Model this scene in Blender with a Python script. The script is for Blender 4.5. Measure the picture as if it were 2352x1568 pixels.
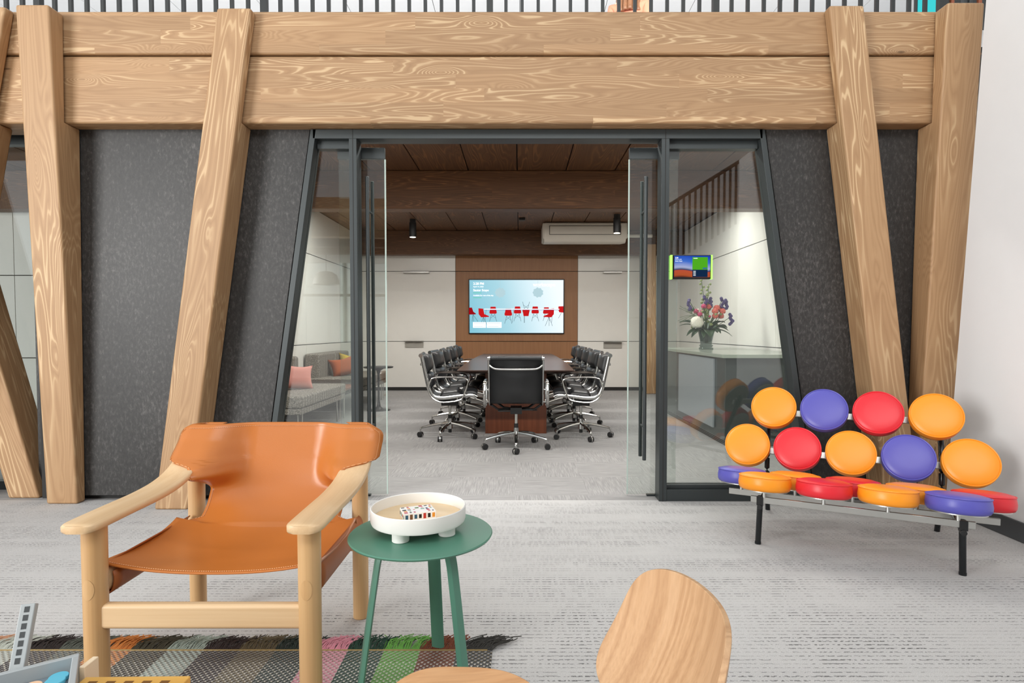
import bpy, bmesh, math, random
from mathutils import Vector, Matrix, Euler
R = math.radians
PI = math.pi
S = bpy.context.scene
COL = S.collection
for o in list(bpy.data.objects):
    bpy.data.objects.remove(o)

# ------------------------------------------------------------------ camera
F, CAMH, PITCH, CX, HY = 1350.0, 1.12, R(1.9), 1194.0, 760.0
CY = HY + F * math.tan(PITCH)
cd = bpy.data.cameras.new('camera')
cam = bpy.data.objects.new('camera', cd)
COL.objects.link(cam)
cam.location = (0, 0, CAMH)
cam.rotation_euler = (PI / 2 - PITCH, 0, 0)
cd.sensor_width = 36
cd.sensor_fit = 'HORIZONTAL'
cd.lens = F / 2352 * 36
cd.shift_x = (1176 - CX) / 2352
cd.shift_y = (CY - 784) / 2352
cd.clip_start = 0.05
S.camera = cam

# ------------------------------------------------------------------ light
w = bpy.data.worlds.new('daylight')
S.world = w
w.use_nodes = True
w.node_tree.nodes['Background'].inputs[0].default_value = (0.93, 0.97, 1.0, 1)
w.node_tree.nodes['Background'].inputs[1].default_value = 0.85


def area(name, loc, target, sx, sy, power, col=(1, 1, 1)):
    ld = bpy.data.lights.new(name, 'AREA')
    ld.shape = 'RECTANGLE'
    ld.size, ld.size_y, ld.energy, ld.color = sx, sy, power, col
    o = bpy.data.objects.new(name, ld)
    COL.objects.link(o)
    o.location = loc
    o.rotation_euler = (Vector(target) - Vector(loc)).to_track_quat('-Z', 'Y').to_euler()
    return o


area('window_light', (-6.8, -3.4, 2.4), (0.2, 3.8, 1.2), 3.0, 3.6, 560, (1.0, 0.99, 0.97))
area('upper_window_light', (0.5, -3.5, 6.2), (0.5, 6.0, 3.6), 6.0, 2.0, 220, (1.0, 0.99, 0.97))
area('upper_fill_light', (0.0, 4.6, 4.3), (0.0, 9.0, 5.6), 12.0, 0.5, 260)  # added fill that brightens the upper ceiling behind the railing
S.view_settings.view_transform = 'Standard'
S.view_settings.look = 'None'
S.view_settings.exposure = 0.06
S.view_settings.gamma = 1.0
S.view_settings.use_curve_mapping = False
S.cycles.use_denoising = True
S.cycles.max_bounces = 10
S.cycles.transparent_max_bounces = 24
S.cycles.sample_clamp_indirect = 6.0
S.cycles.caustics_reflective = False
S.cycles.caustics_refractive = False


def at(px, py, Y):
    """world point on the plane at depth Y seen at a photo pixel"""
    r = (px - CX) / F
    u = (CY - py) / F
    y = math.cos(PITCH) + u * math.sin(PITCH)
    z = u * math.cos(PITCH) - math.sin(PITCH)
    t = Y / y
    return Vector((r * t, Y, CAMH + z * t))


# ------------------------------------------------------------------ materials
def srgb(c):
    return tuple(((x / 255) / 12.92 if x / 255 <= 0.04045 else ((x / 255 + 0.055) / 1.055) ** 2.4) for x in c)


class NT:
    def __init__(s, name):
        s.m = bpy.data.materials.new(name)
        s.m.use_nodes = True
        s.t = s.m.node_tree
        s.t.nodes.clear()
        s.out = s.t.nodes.new('ShaderNodeOutputMaterial')

    def n(s, typ, **k):
        nd = s.t.nodes.new('ShaderNode' + typ)
        for a, v in k.items():
            setattr(nd, a, v)
        return nd

    def put(s, sock, v):
        if isinstance(v, bpy.types.NodeSocket):
            s.t.links.new(v, sock)
        elif isinstance(v, (tuple, list)) and len(v) == 3 and sock.type == 'RGBA':
            sock.default_value = (*v, 1)
        else:
            sock.default_value = v

    def math(s, op, a, b=0.0, c=0.0):
        nd = s.n('Math', operation=op)
        s.put(nd.inputs[0], a)
        s.put(nd.inputs[1], b)
        s.put(nd.inputs[2], c)
        return nd.outputs[0]

    def mix(s, f, a, b, blend='MIX'):
        nd = s.n('Mix', data_type='RGBA', blend_type=blend)
        s.put(nd.inputs[0], f)
        s.put(nd.inputs[6], a)
        s.put(nd.inputs[7], b)
        return nd.outputs[2]

    def xyz(s, x, y, z):
        nd = s.n('CombineXYZ')
        for i, v in enumerate((x, y, z)):
            s.put(nd.inputs[i], v)
        return nd.outputs[0]

    def obj(s):
        tc = s.n('TexCoord')
        sp = s.n('SeparateXYZ')
        s.t.links.new(tc.outputs['Object'], sp.inputs[0])
        return tc.outputs['Object'], sp.outputs[0], sp.outputs[1], sp.outputs[2]

    def noise(s, vec, scale=1.0, detail=2.0, rough=0.5, dist=0.0):
        nd = s.n('TexNoise')
        s.put(nd.inputs['Vector'], vec)
        nd.inputs['Scale'].default_value = scale
        nd.inputs['Detail'].default_value = detail
        nd.inputs['Roughness'].default_value = rough
        nd.inputs['Distortion'].default_value = dist
        return nd.outputs['Fac']

    def ramp(s, f, stops, interp='LINEAR'):
        nd = s.n('ValToRGB')
        cr = nd.color_ramp
        cr.interpolation = interp
        while len(cr.elements) < len(stops):
            cr.elements.new(0.5)
        for e, (p, c) in zip(cr.elements, stops):
            e.position = p
            e.color = (*c, 1) if isinstance(c, tuple) else (c, c, c, 1)
        s.put(nd.inputs[0], f)
        return nd.outputs[0]

    def bump(s, h, strength=0.3, dist=0.01):
        nd = s.n('Bump')
        nd.inputs['Strength'].default_value = strength
        nd.inputs['Distance'].default_value = dist
        s.put(nd.inputs['Height'], h)
        return nd.outputs[0]

    def pbr(s, col, rough=0.5, metal=0.0, normal=None, coat=0.0, spec=0.5, sheen=0.0):
        b = s.n('BsdfPrincipled')
        s.put(b.inputs['Base Color'], col)
        s.put(b.inputs['Roughness'], rough)
        b.inputs['Metallic'].default_value = metal
        b.inputs['Coat Weight'].default_value = coat
        b.inputs['Specular IOR Level'].default_value = spec
        b.inputs['Sheen Weight'].default_value = sheen
        if normal is not None:
            s.put(b.inputs['Normal'], normal)
        s.t.links.new(b.outputs[0], s.out.inputs[0])
        return s.m


def plain(name, c, rough=0.5, metal=0.0, var=0.06, sc=8.0, bump=0.0, bsc=300.0, **k):
    t = NT(name)
    v, x, y, z = t.obj()
    col = srgb(c)
    n = t.noise(v, sc, 3)
    c2 = t.mix(n, tuple(q * (1 - var) for q in col), tuple(min(1, q * (1 + var)) for q in col))
    nm = None
    if bump:
        nm = t.bump(t.noise(v, bsc, 2), bump, 0.002)
    return t.pbr(c2, rough, metal, nm, **k)


def wood(name, base, light, dark, axis='X', lam=0.09, K=9.0, rough=0.55, lines=0.8, cross=(9.0, 9.0), fib=0.35, knots=True, seg=1.4, coat=0.0, lscale=0.55, var=0.16):
    """long grain along axis with pale cathedral lines, fine fibres, glued laminations and knots"""
    base, light, dark = srgb(base), srgb(light), srgb(dark)
    t = NT(name)
    v, x, y, z = t.obj()
    L, A, B = {'X': (x, z, y), 'Y': (y, x, z), 'Z': (z, x, y)}[axis]
    rnd = t.n('ObjectInfo').outputs['Random']
    L = t.math('ADD', L, t.math('MULTIPLY', rnd, 37.0))
    B = t.math('ADD', B, t.math('MULTIPLY', rnd, 5.0))
    segv = None
    if lam > 0:
        idx = t.math('FLOOR', t.math('DIVIDE', A, lam))
        wn = t.n('TexWhiteNoise', noise_dimensions='1D')
        t.put(wn.inputs['W'], idx)
        L2 = t.math('ADD', L, t.math('MULTIPLY', wn.outputs['Value'], 9.0))
        seg_i = t.math('FLOOR', t.math('DIVIDE', L2, seg))
        wn2 = t.n('TexWhiteNoise', noise_dimensions='2D')
        t.put(wn2.inputs['Vector'], t.xyz(idx, seg_i, 0.0))
        segv = wn2.outputs['Value']
        L3 = t.math('ADD', L2, t.math('MULTIPLY', segv, 13.0))
        A2 = t.math('ADD', A, t.math('MULTIPLY', segv, 3.0))
    else:
        L3, A2 = L, A
    warp = 0.0
    if knots:
        kv = t.n('TexVoronoi')
        t.put(kv.inputs['Vector'], t.xyz(t.math('MULTIPLY', L3, 1.5), t.math('MULTIPLY', A2, 5.5), 0.0))
        kv.inputs['Scale'].default_value = 1.0
        kd = kv.outputs['Distance']
        warp = t.math('MULTIPLY', t.math('POWER', t.math('MAXIMUM', t.math('SUBTRACT', 1.0, t.math('MULTIPLY', kd, 3.2)), 0.0), 2.0), 0.3)
    n1 = t.noise(t.xyz(t.math('MULTIPLY', L3, lscale), t.math('MULTIPLY', A2, cross[0]), t.math('MULTIPLY', B, cross[1])), 1.0, 2.5, 0.45, 0.25)
    n1 = t.math('ADD', n1, warp)
    ph = t.math('PINGPONG', t.math('MULTIPLY', n1, K), 0.5)
    line = t.ramp(ph, [(0.0, 0.0), (0.34, 0.0), (0.44, 1.0), (0.5, 1.0)])
    strong = t.ramp(t.noise(t.xyz(t.math('MULTIPLY', L3, 0.8), t.math('MULTIPLY', A2, 5.0), B), 1.0, 1.0), [(0.42, 0.06), (0.62, 1.0)])
    line = t.math('MULTIPLY', t.math('MULTIPLY', line, strong), lines)
    fine = t.noise(t.xyz(t.math('MULTIPLY', L3, 2.2), t.math('MULTIPLY', A2, 160.0), t.math('MULTIPLY', B, 160.0)), 1.0, 2.0, 0.6)
    band = t.ramp(ph, [(0.0, 1.0), (0.3, 0.0)])
    c = t.mix(t.math('MULTIPLY', t.ramp(fine, [(0.35, 0.0), (0.7, 1.0)]), fib), base, tuple(0.55 * a + 0.45 * b for a, b in zip(base, dark)))
    c = t.mix(t.math('MULTIPLY', band, 0.30), c, dark)
    c = t.mix(line, c, light)
    if segv is not None:
        c = t.mix(1.0, c, t.ramp(segv, [(0.0, 1.0 - var), (1.0, 1.0)]), 'MULTIPLY')
    if knots:
        ring = t.ramp(kd, [(0.0, 1.0), (0.022, 0.9), (0.05, 0.0)])
        c = t.mix(t.math('MULTIPLY', ring, 0.75), c, tuple(q * 0.35 for q in dark))
    nm = t.bump(t.math('ADD', t.math('MULTIPLY', line, 0.6), t.math('MULTIPLY', fine, 0.4)), 0.25, 0.003)
    return t.pbr(c, rough, 0.0, nm, coat=coat)


def emit(name, c, st=1.0):
    t = NT(name)
    e = t.n('Emission')
    e.inputs[0].default_value = (*srgb(c), 1)
    e.inputs[1].default_value = st
    t.t.links.new(e.outputs[0], t.out.inputs[0])
    return t.m


def glass_mat(name, tint=(0.93, 0.97, 0.95), base=0.05, gain=0.9):
    t = NT(name)
    lw = t.n('LayerWeight')
    lw.inputs['Blend'].default_value = 0.5
    f = t.math('ADD', t.math('MULTIPLY', t.math('POWER', lw.outputs['Facing'], 4.0), gain), base)
    tr = t.n('BsdfTransparent')
    tr.inputs[0].default_value = (*tint, 1)
    gl = t.n('BsdfGlossy')
    gl.inputs['Roughness'].default_value = 0.0
    mx = t.n('MixShader')
    t.put(mx.inputs[0], f)
    t.t.links.new(tr.outputs[0], mx.inputs[1])
    t.t.links.new(gl.outputs[0], mx.inputs[2])
    t.t.links.new(mx.outputs[0], t.out.inputs[0])
    return t.m


M = {}
FIR = ((180, 143, 104), (228, 198, 156), (138, 100, 66))
M['beam'] = wood('fir_glulam_horizontal', *FIR, axis='X', lam=0.088, K=30, cross=(6, 6), lines=0.62)
M['post'] = wood('fir_glulam_upright', *FIR, axis='Z', lam=0.0, K=22, cross=(5.5, 7.0), lscale=0.5, lines=0.6)
DK = ((104, 72, 48), (150, 104, 66), (70, 44, 28))
M['beam_dark'] = wood('stained_fir_beam', *DK, axis='X', lam=0.088, K=22, cross=(7, 7), lines=0.6)
M['plank_dark'] = wood('stained_fir_plank', *DK, axis='Y', lam=0.0, K=22, cross=(4, 6), lscale=0.4, lines=0.6)
OAK = ((224, 192, 150), (238, 212, 176), (200, 160, 114))
M['oak_x'] = wood('oak_horizontal', *OAK, axis='X', lam=0, K=3, lines=0.25, cross=(14, 14), fib=0.5, knots=False, rough=0.4)
M['oak_y'] = wood('oak_lengthwise', *OAK, axis='Y', lam=0, K=3, lines=0.25, cross=(14, 14), fib=0.5, knots=False, rough=0.4)
M['oak_z'] = wood('oak_upright', (212, 172, 122), (228, 194, 150), (180, 134, 84), axis='Z', lam=0, K=3, lines=0.25, cross=(14, 14), fib=0.5, knots=False, rough=0.4)
M['walnut'] = wood('walnut_veneer', (206, 166, 126), (224, 188, 150), (150, 104, 66), axis='Z', lam=0, K=9, lines=0.3, cross=(11, 0.6), fib=0.55, knots=False, rough=0.42, lscale=0.5)
M['walnut_seat'] = wood('walnut_veneer_seat', (200, 152, 106), (222, 182, 138), (146, 98, 60), axis='Y', lam=0, K=9, lines=0.3, cross=(11, 0.6), fib=0.55, knots=False, rough=0.42, lscale=0.5)
M['tabletop_wood'] = wood('dark_tabletop', (74, 54, 46), (92, 70, 58), (52, 36, 30), axis='X', lam=0, K=4, lines=0.2, cross=(10, 10), fib=0.4, knots=False, rough=0.28)
M['mahogany'] = wood('red_brown_veneer', (120, 66, 42), (140, 82, 54), (86, 44, 28), axis='Z', lam=0, K=5, lines=0.2, cross=(12, 12), fib=0.5, knots=False, rough=0.35)
M['wallwood'] = wood('brown_veneer_wall', (150, 106, 70), (162, 118, 80), (130, 88, 56), axis='Z', lam=0, K=4, lines=0.12, cross=(16, 16), fib=0.45, knots=False, rough=0.45)
M['birch'] = wood('pale_tray_wood', (238, 210, 168), (246, 222, 186), (222, 188, 142), axis='X', lam=0, K=4, lines=0.2, cross=(14, 14), fib=0.4, knots=False, rough=0.4)
M['yellow_wood'] = wood('honey_wood', (232, 180, 92), (240, 196, 116), (206, 148, 62), axis='X', lam=0.02, K=3, lines=0.2, cross=(12, 12), fib=0.4, knots=False, rough=0.45)


def slate():
    t = NT('charcoal_mineral_panel')
    v, x, y, z = t.obj()
    a = t.noise(t.xyz(t.math('MULTIPLY', x, 60.0), y, t.math('MULTIPLY', z, 30.0)), 1.0, 8, 0.75, 0.4)
    b = t.noise(t.xyz(t.math('MULTIPLY', x, 2.2), y, t.math('MULTIPLY', z, 1.1)), 1.0, 3, 0.5)
    s = t.math('ADD', t.math('MULTIPLY', a, 0.8), t.math('MULTIPLY', b, 0.2))
    c = t.ramp(s, [(0.36, srgb((44, 43, 43))), (0.52, srgb((57, 56, 55))), (0.60, srgb((78, 76, 75))), (0.70, srgb((108, 106, 104)))])
    return t.pbr(c, 0.45, 0.0, t.bump(a, 0.12, 0.003), spec=0.35)


M['slate'] = slate()


def carpet_lobby():
    t = NT('pale_grey_stitched_carpet')
    v, x, y, z = t.obj()
    row = t.math('FLOOR', t.math('DIVIDE', y, 0.024))
    yr = t.math('PINGPONG', t.math('DIVIDE', y, 0.024), 0.5)
    wn = t.n('TexWhiteNoise', noise_dimensions='1D')
    t.put(wn.inputs['W'], row)
    rowr = wn.outputs['Value']
    dash = t.noise(t.xyz(t.math('ADD', t.math('MULTIPLY', x, 75.0), t.math('MULTIPLY', rowr, 50.0)), t.math('MULTIPLY', row, 3.7), 0.0), 1.0, 1.0)
    patch = t.noise(t.xyz(t.math('MULTIPLY', x, 2.0), t.math('MULTIPLY', y, 7.0), 0.0), 1.0, 3.0, 0.6)
    fine = t.noise(v, 420.0, 2.0, 0.6)
    mask = t.math('MULTIPLY', t.ramp(dash, [(0.46, 0.0), (0.55, 1.0)]), t.ramp(yr, [(0.09, 1.0), (0.17, 0.0)]))
    mask = t.math('MULTIPLY', mask, t.ramp(rowr, [(0.15, 0.25), (0.5, 1.0)]))
    mask = t.math('MULTIPLY', mask, t.ramp(patch, [(0.36, 0.25), (0.56, 1.0)]))
    c = t.ramp(fine, [(0.3, srgb((164, 163, 162))), (0.7, srgb((214, 212, 210)))])
    c = t.mix(t.ramp(patch, [(0.35, 0.0), (0.7, 0.30)]), c, srgb((168, 167, 167)))
    c = t.mix(t.math('MULTIPLY', mask, 0.95), c, srgb((60, 58, 58)))
    return t.pbr(c, 0.95, 0.0, t.bump(t.math('SUBTRACT', fine, mask), 0.5, 0.004), sheen=0.2)


def carpet_room():
    t = NT('grey_streaked_carpet')
    v, x, y, z = t.obj()
    ck = t.n('TexChecker')
    t.put(ck.inputs['Vector'], t.xyz(t.math('ADD', x, 20.03), t.math('ADD', y, 20.02), 0.013))
    ck.inputs['Scale'].default_value = 2.0
    a = t.noise(t.xyz(t.math('MULTIPLY', x, 5.0), t.math('MULTIPLY', y, 130.0), 0.0), 1.0, 3, 0.65)
    b = t.noise(t.xyz(t.math('MULTIPLY', x, 130.0), t.math('MULTIPLY', y, 5.0), 0.0), 1.0, 3, 0.65)
    s = t.mix(ck.outputs['Fac'], a, b)
    fine = t.noise(v, 330.0, 2.0)
    s2 = t.math('ADD', t.math('MULTIPLY', s, 0.75), t.math('MULTIPLY', fine, 0.25))
    c = t.ramp(s2, [(0.34, srgb((118, 117, 116))), (0.5, srgb((142, 140, 139))), (0.66, srgb((166, 164, 162)))])
    return t.pbr(c, 0.95, 0.0, t.bump(s2, 0.4, 0.004), sheen=0.2)


M['carpet'] = carpet_lobby()
M['carpet_room'] = carpet_room()
M['white_wall'] = plain('white_paint', (236, 236, 236), 0.7, var=0.02, bump=0.05)
M['panel_white'] = plain('off_white_laminate', (232, 230, 224), 0.25, var=0.02)
M['panel_gap'] = plain('dark_gap', (40, 39, 38), 0.7)
M['baseboard'] = plain('charcoal_rubber', (70, 72, 74), 0.6)
M['frame'] = plain('charcoal_aluminium', (62, 67, 68), 0.38, 0.35, var=0.04)
M['rail'] = plain('black_steel_paint', (52, 54, 54), 0.5, 0.2)
M['glass'] = glass_mat('clear_glass', (0.95, 0.975, 0.96), 0.09, 0.8)
M['glass_edge'] = plain('green_glass_edge', (188, 204, 196), 0.1)
M['chrome'] = plain('polished_aluminium', (196, 196, 194), 0.16, 1.0, var=0.02)
M['steel'] = plain('brushed_steel', (200, 200, 196), 0.32, 1.0, var=0.04)
M['black'] = plain('black_plastic', (28, 28, 29), 0.4)
M['black_tube'] = plain('gloss_black_tube', (34, 36, 38), 0.18, 0.3)
M['black_leather'] = plain('black_leather', (36, 37, 39), 0.36, bump=0.25, bsc=260)
M['leather'] = plain('cognac_leather', (192, 114, 50), 0.32, var=0.10, sc=3.0, bump=0.12, bsc=420)
M['leather_dark'] = plain('cognac_leather_inner', (168, 96, 48), 0.5, var=0.08)
M['stitch'] = plain('tan_thread', (228, 176, 128), 0.8)
M['green'] = plain('green_lacquer', (84, 134, 114), 0.42, var=0.05, bump=0.03)
M['tray_white'] = plain('matt_white_plastic', (236, 235, 231), 0.45, var=0.01)
M['orange'] = plain('orange_vinyl', (247, 152, 30), 0.36, bump=0.10, bsc=500, var=0.03)
M['blue'] = plain('violet_blue_vinyl', (88, 86, 176), 0.36, bump=0.10, bsc=500, var=0.03)
M['red'] = plain('red_vinyl', (222, 38, 50), 0.36, bump=0.10, bsc=500, var=0.03)
M['screen_black'] = plain('black_bezel', (14, 15, 17), 0.3)
M['ac_white'] = plain('warm_white_plastic', (214, 208, 196), 0.45, var=0.02)
M['ac_dark'] = plain('grey_shadow_gap', (96, 92, 86), 0.6)


# ------------------------------------------------------------------ mesh helpers
def box(bm, c, s, rot=None):
    g = bmesh.ops.create_cube(bm, size=1.0)
    m = Matrix.Translation(c) @ (rot.to_4x4() if rot is not None else Matrix()) @ Matrix.Diagonal((*s, 1))
    bmesh.ops.transform(bm, matrix=m, verts=g['verts'])
    return g['verts']


def bx(bm, x0, x1, y0, y1, z0, z1):
    return box(bm, ((x0 + x1) / 2, (y0 + y1) / 2, (z0 + z1) / 2), (abs(x1 - x0), abs(y1 - y0), abs(z1 - z0)))


def cyl(bm, p0, p1, r0, r1=None, seg=24, cap=True):
    p0, p1 = Vector(p0), Vector(p1)
    r1 = r0 if r1 is None else r1
    d = p1 - p0
    g = bmesh.ops.create_cone(bm, cap_ends=cap, segments=seg, radius1=r0, radius2=r1, depth=d.length)
    m = Matrix.Translation((p0 + p1) / 2) @ d.to_track_quat('Z', 'Y').to_matrix().to_4x4()
    bmesh.ops.transform(bm, matrix=m, verts=g['verts'])


def lathe(bm, prof, seg=48, c=(0, 0, 0)):
    rings = []
    for r, z in prof:
        if r < 1e-6:
            rings.append([bm.verts.new((c[0], c[1], c[2] + z))])
        else:
            rings.append([bm.verts.new((c[0] + r * math.cos(2 * PI * i / seg), c[1] + r * math.sin(2 * PI * i / seg), c[2] + z)) for i in range(seg)])
    for a, b in zip(rings, rings[1:]):
        for i in range(seg):
            j = (i + 1) % seg
            if len(a) == 1 and len(b) == 1:
                continue
            if len(a) == 1:
                bm.faces.new((a[0], b[j], b[i]))
            elif len(b) == 1:
                bm.faces.new((a[i], a[j], b[0]))
            else:
                bm.faces.new((a[i], a[j], b[j], b[i]))


def tube(bm, pts, r, seg=10, ry=None, up=(0, 0, 1), cap=True, rs=None):
    """sweep an ellipse (r across, ry along the local up) or a tapered circle along a polyline"""
    pts = [Vector(p) for p in pts]
    rings = []
    for i, p in enumerate(pts):
        d = (pts[min(i + 1, len(pts) - 1)] - pts[max(i - 1, 0)]).normalized()
        u = Vector(up)
        sd = d.cross(u)
        if sd.length < 1e-4:
            sd = d.cross(Vector((1, 0.01, 0)))
        sd.normalize()
        u = sd.cross(d).normalized()
        k = rs[i] if rs else 1.0
        a, b = r * k, (ry if ry else r) * k
        rings.append([bm.verts.new(p + sd * a * math.cos(2 * PI * j / seg) + u * b * math.sin(2 * PI * j / seg)) for j in range(seg)])
    for a, b in zip(rings, rings[1:]):
        for j in range(seg):
            k = (j + 1) % seg
            bm.faces.new((a[j], a[k], b[k], b[j]))
    if cap:
        bm.faces.new(rings[0][::-1])
        bm.faces.new(rings[-1])


def smooth_path(pts, n=6, closed=False):
    """Catmull-Rom through the points"""
    P = [Vector(p) for p in pts]
    out = []
    N = len(P)
    for i in range(N if closed else N - 1):
        a, b, c, d = (P[(i - 1) % N], P[i], P[(i + 1) % N], P[(i + 2) % N]) if closed else (P[max(i - 1, 0)], P[i], P[i + 1], P[min(i + 2, N - 1)])
        for k in range(n):
            t = k / n
            out.append(0.5 * ((2 * b) + (c - a) * t + (2 * a - 5 * b + 4 * c - d) * t * t + (3 * b - a - 3 * c + d) * t ** 3))
    if not closed:
        out.append(P[-1])
    return out


def prism(bm, poly, axis, a, b):
    """polygon of 2D points extruded between a and b along axis"""
    def v3(p, t):
        return {'X': (t, p[0], p[1]), 'Y': (p[0], t, p[1]), 'Z': (p[0], p[1], t)}[axis]
    A = [bm.verts.new(v3(p, a)) for p in poly]
    B = [bm.verts.new(v3(p, b)) for p in poly]
    bm.faces.new(A)
    bm.faces.new(B[::-1])
    n = len(poly)
    for i in range(n):
        j = (i + 1) % n
        bm.faces.new((A[j], A[i], B[i], B[j]))


def grid(bm, f, nu, nv):
    vs = [[bm.verts.new(f(i / nu, j / nv)) for j in range(nv + 1)] for i in range(nu + 1)]
    for i in range(nu):
        for j in range(nv):
            bm.faces.new((vs[i][j], vs[i + 1][j], vs[i + 1][j + 1], vs[i][j + 1]))
    return vs


def finish(bm, name, mat, parent=None, bevel=0.0, bseg=2, smooth=True, solid=0.0, sub=0, ang=40):
    bmesh.ops.recalc_face_normals(bm, faces=bm.faces)
    me = bpy.data.meshes.new(name)
    bm.to_mesh(me)
    bm.free()
    o = bpy.data.objects.new(name, me)
    COL.objects.link(o)
    if mat is not None:
        me.materials.append(M[mat] if isinstance(mat, str) else mat)
    if smooth:
        for p in me.polygons:
            p.use_smooth = True
        me.set_sharp_from_angle(angle=R(ang))
    if parent is not None:
        o.parent = parent
    if solid:
        md = o.modifiers.new('solid', 'SOLIDIFY')
        md.thickness = solid
        md.offset = 0
    if bevel:
        md = o.modifiers.new('bevel', 'BEVEL')
        md.width = bevel
        md.segments = bseg
        md.limit_method = 'ANGLE'
        md.angle_limit = R(40)
        md.harden_normals = True
    if sub:
        md = o.modifiers.new('sub', 'SUBSURF')
        md.levels = md.render_levels = sub
    return o


def B():
    return bmesh.new()


def tag(o, label, cat, group=None):
    o['label'] = label
    o['category'] = cat
    if group:
        o['group'] = group
    return o


def thing(name, label, cat, loc=(0, 0, 0), rz=0.0, group=None):
    o = bpy.data.objects.new(name, None)
    COL.objects.link(o)
    o.empty_display_size = 0.1
    o.location = loc
    o.rotation_euler = (0, 0, rz)
    return tag(o, label, cat, group)


def struct(o, label=None):
    o['kind'] = 'structure'
    if label:
        o['label'] = label
    return o


def boxobj(name, mat, x0, x1, y0, y1, z0, z1, parent=None, bevel=0.0, **k):
    bm = B()
    bx(bm, x0, x1, y0, y1, z0, z1)
    return finish(bm, name, mat, parent, bevel, **k)


def copy_tree(o, parent=None):
    c = o.copy()
    COL.objects.link(c)
    if parent is not None:
        c.parent = parent
    for ch in o.children:
        copy_tree(ch, c)
    return c


def dup(o, loc, rz, label, group=None):
    c = copy_tree(o)
    c.location = loc
    c.rotation_euler = (0, 0, rz)
    c['label'] = label
    if group:
        c['group'] = group
    return c


def text_mesh(body, size, mat, name, parent, loc, rot=(PI / 2, 0, 0), bold=0.0, align='LEFT'):
    cu = bpy.data.curves.new('txt', 'FONT')
    cu.body = body
    cu.size = size
    cu.offset = bold
    cu.align_x = align
    cu.resolution_u = 3
    ob = bpy.data.objects.new('txt', cu)
    COL.objects.link(ob)
    dg = bpy.context.evaluated_depsgraph_get()
    me = bpy.data.meshes.new_from_object(ob.evaluated_get(dg))
    bpy.data.objects.remove(ob)
    me.materials.clear()
    me.materials.append(M[mat] if isinstance(mat, str) else mat)
    o = bpy.data.objects.new(name, me)
    COL.objects.link(o)
    o.parent = parent
    o.location = loc
    o.rotation_euler = rot
    return o

# ================================================================== STRUCTURE
YP, YF, YB = 3.85, 3.832, 3.735          # dark panels, metal frame, beam face
ZC = 2.95                                # meeting-room ceiling
ZM = 3.12                                # upper floor level

struct(boxobj('floor', 'carpet', -9, 9, -9, 3.86, -0.05, 0.0), 'pale grey lobby carpet with dark stitched dashes')
struct(boxobj('floor_meeting_room', 'carpet_room', -9, 9, 3.86, 11.3, -0.05, 0.0), 'grey streaked carpet tiles inside the meeting room')


# ---- charcoal wall with its panels
def poly_from_px(pts, Y):
    return [(at(px, py, Y).x, at(px, py, Y).z) for px, py in pts]


def line_x(p, q, y):
    return p[0] + (q[0] - p[0]) * (y - p[1]) / (q[1] - p[1])


LJ = ((712.5, 300), (600.5, 1150))       # outer line of the leaning left jamb
RJ = ((1757.6, 300), (1871.0, 1150))
bm = B()
bx(bm, -3.2, at(560, 700, 3.9).x, 3.905, 3.955, 0.0, 2.46)
bx(bm, at(1890, 700, 3.9).x, 2.9, 3.905, 3.955, 0.0, 2.46)
wf = struct(finish(bm, 'wall_front', 'panel_gap'), 'charcoal panelled wall under the timber beams')


def panel(pts, label=None):
    bm = B()
    poly = poly_from_px(pts, YP)
    poly = [(x, min(max(z, 0.035), 2.455)) for x, z in poly]
    prism(bm, poly, 'Y', YP, YP + 0.05)
    return finish(bm, 'panel', 'slate', wf, 0.002)


panel([(150, 290), (509, 290), (405, 1145), (170, 1145)])
panel([(513, 290), (line_x(*LJ, 290) - 1, 290), (line_x(*LJ, 1145) - 1, 1145), (409, 1145)])
panel([(line_x(*RJ, 290) + 1, 290), (1953, 290), (2046, 1145), (line_x(*RJ, 1145) + 1, 1145)])
panel([(1957, 290), (2200, 290), (2200, 1145), (2050, 1145)])


# ---- timber posts and beams
ztop, zseam, zbot = at(1200, 27.5, YB).z, at(1200, 127, YB).z, at(1200, 283, YB).z
def leaning_post(label, tl, tr, bl, br, yt, yb, back, extra_top=0.0, mat='post', group=None, notch=True):
    """a square post given by the front corners seen in the photo; local Z runs along it"""
    A, Bq, C, D = at(*tl, yt), at(*tr, yt), at(*bl, yb), at(*br, yb)
    org = (C + D) / 2
    top = (A + Bq) / 2
    width = ((Bq - A).length + (D - C).length) / 2
    ax = (top - org)
    rot = ax.to_track_quat('Z', 'Y')
    # keep the front face turned to the lobby
    zz = ax.normalized()
    xx = Vector((1, 0, 0)) - zz * zz.x
    xx.normalize()
    yy = zz.cross(xx)
    m3 = Matrix((xx, yy, zz)).transposed()
    top_z = top.z + extra_top
    if notch:
        prof = [(yb, 0.0), (3.847, 0.0), (3.847, zbot), (3.721, zbot), (3.721, top_z), (yt, top_z)]
    else:
        prof = [(yb, 0.0), (back, 0.0), (back, top_z), (yt, top_z)]
    det = yy.y * zz.z - zz.y * yy.z
    loc = []
    for Y, Z in prof:
        a, c = Y - org.y, Z - org.z
        loc.append(((a * zz.z - zz.y * c) / det, (yy.y * c - yy.z * a) / det))
    bm = B()
    prism(bm, loc, 'X', -width / 2, width / 2)
    o = finish(bm, 'timber_post', mat, None, 0.014, 3)
    for v in o.data.vertices:                       # foot, notch and head are cut level
        i = min(range(len(loc)), key=lambda q: (loc[q][0] - v.co.y) ** 2 + (loc[q][1] - v.co.z) ** 2)
        v.co.z += (prof[i][1] - (org + m3 @ v.co).z) / zz.z
    o.location = org
    o.rotation_euler = m3.to_euler()
    return tag(o, label, 'post', group)


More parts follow.
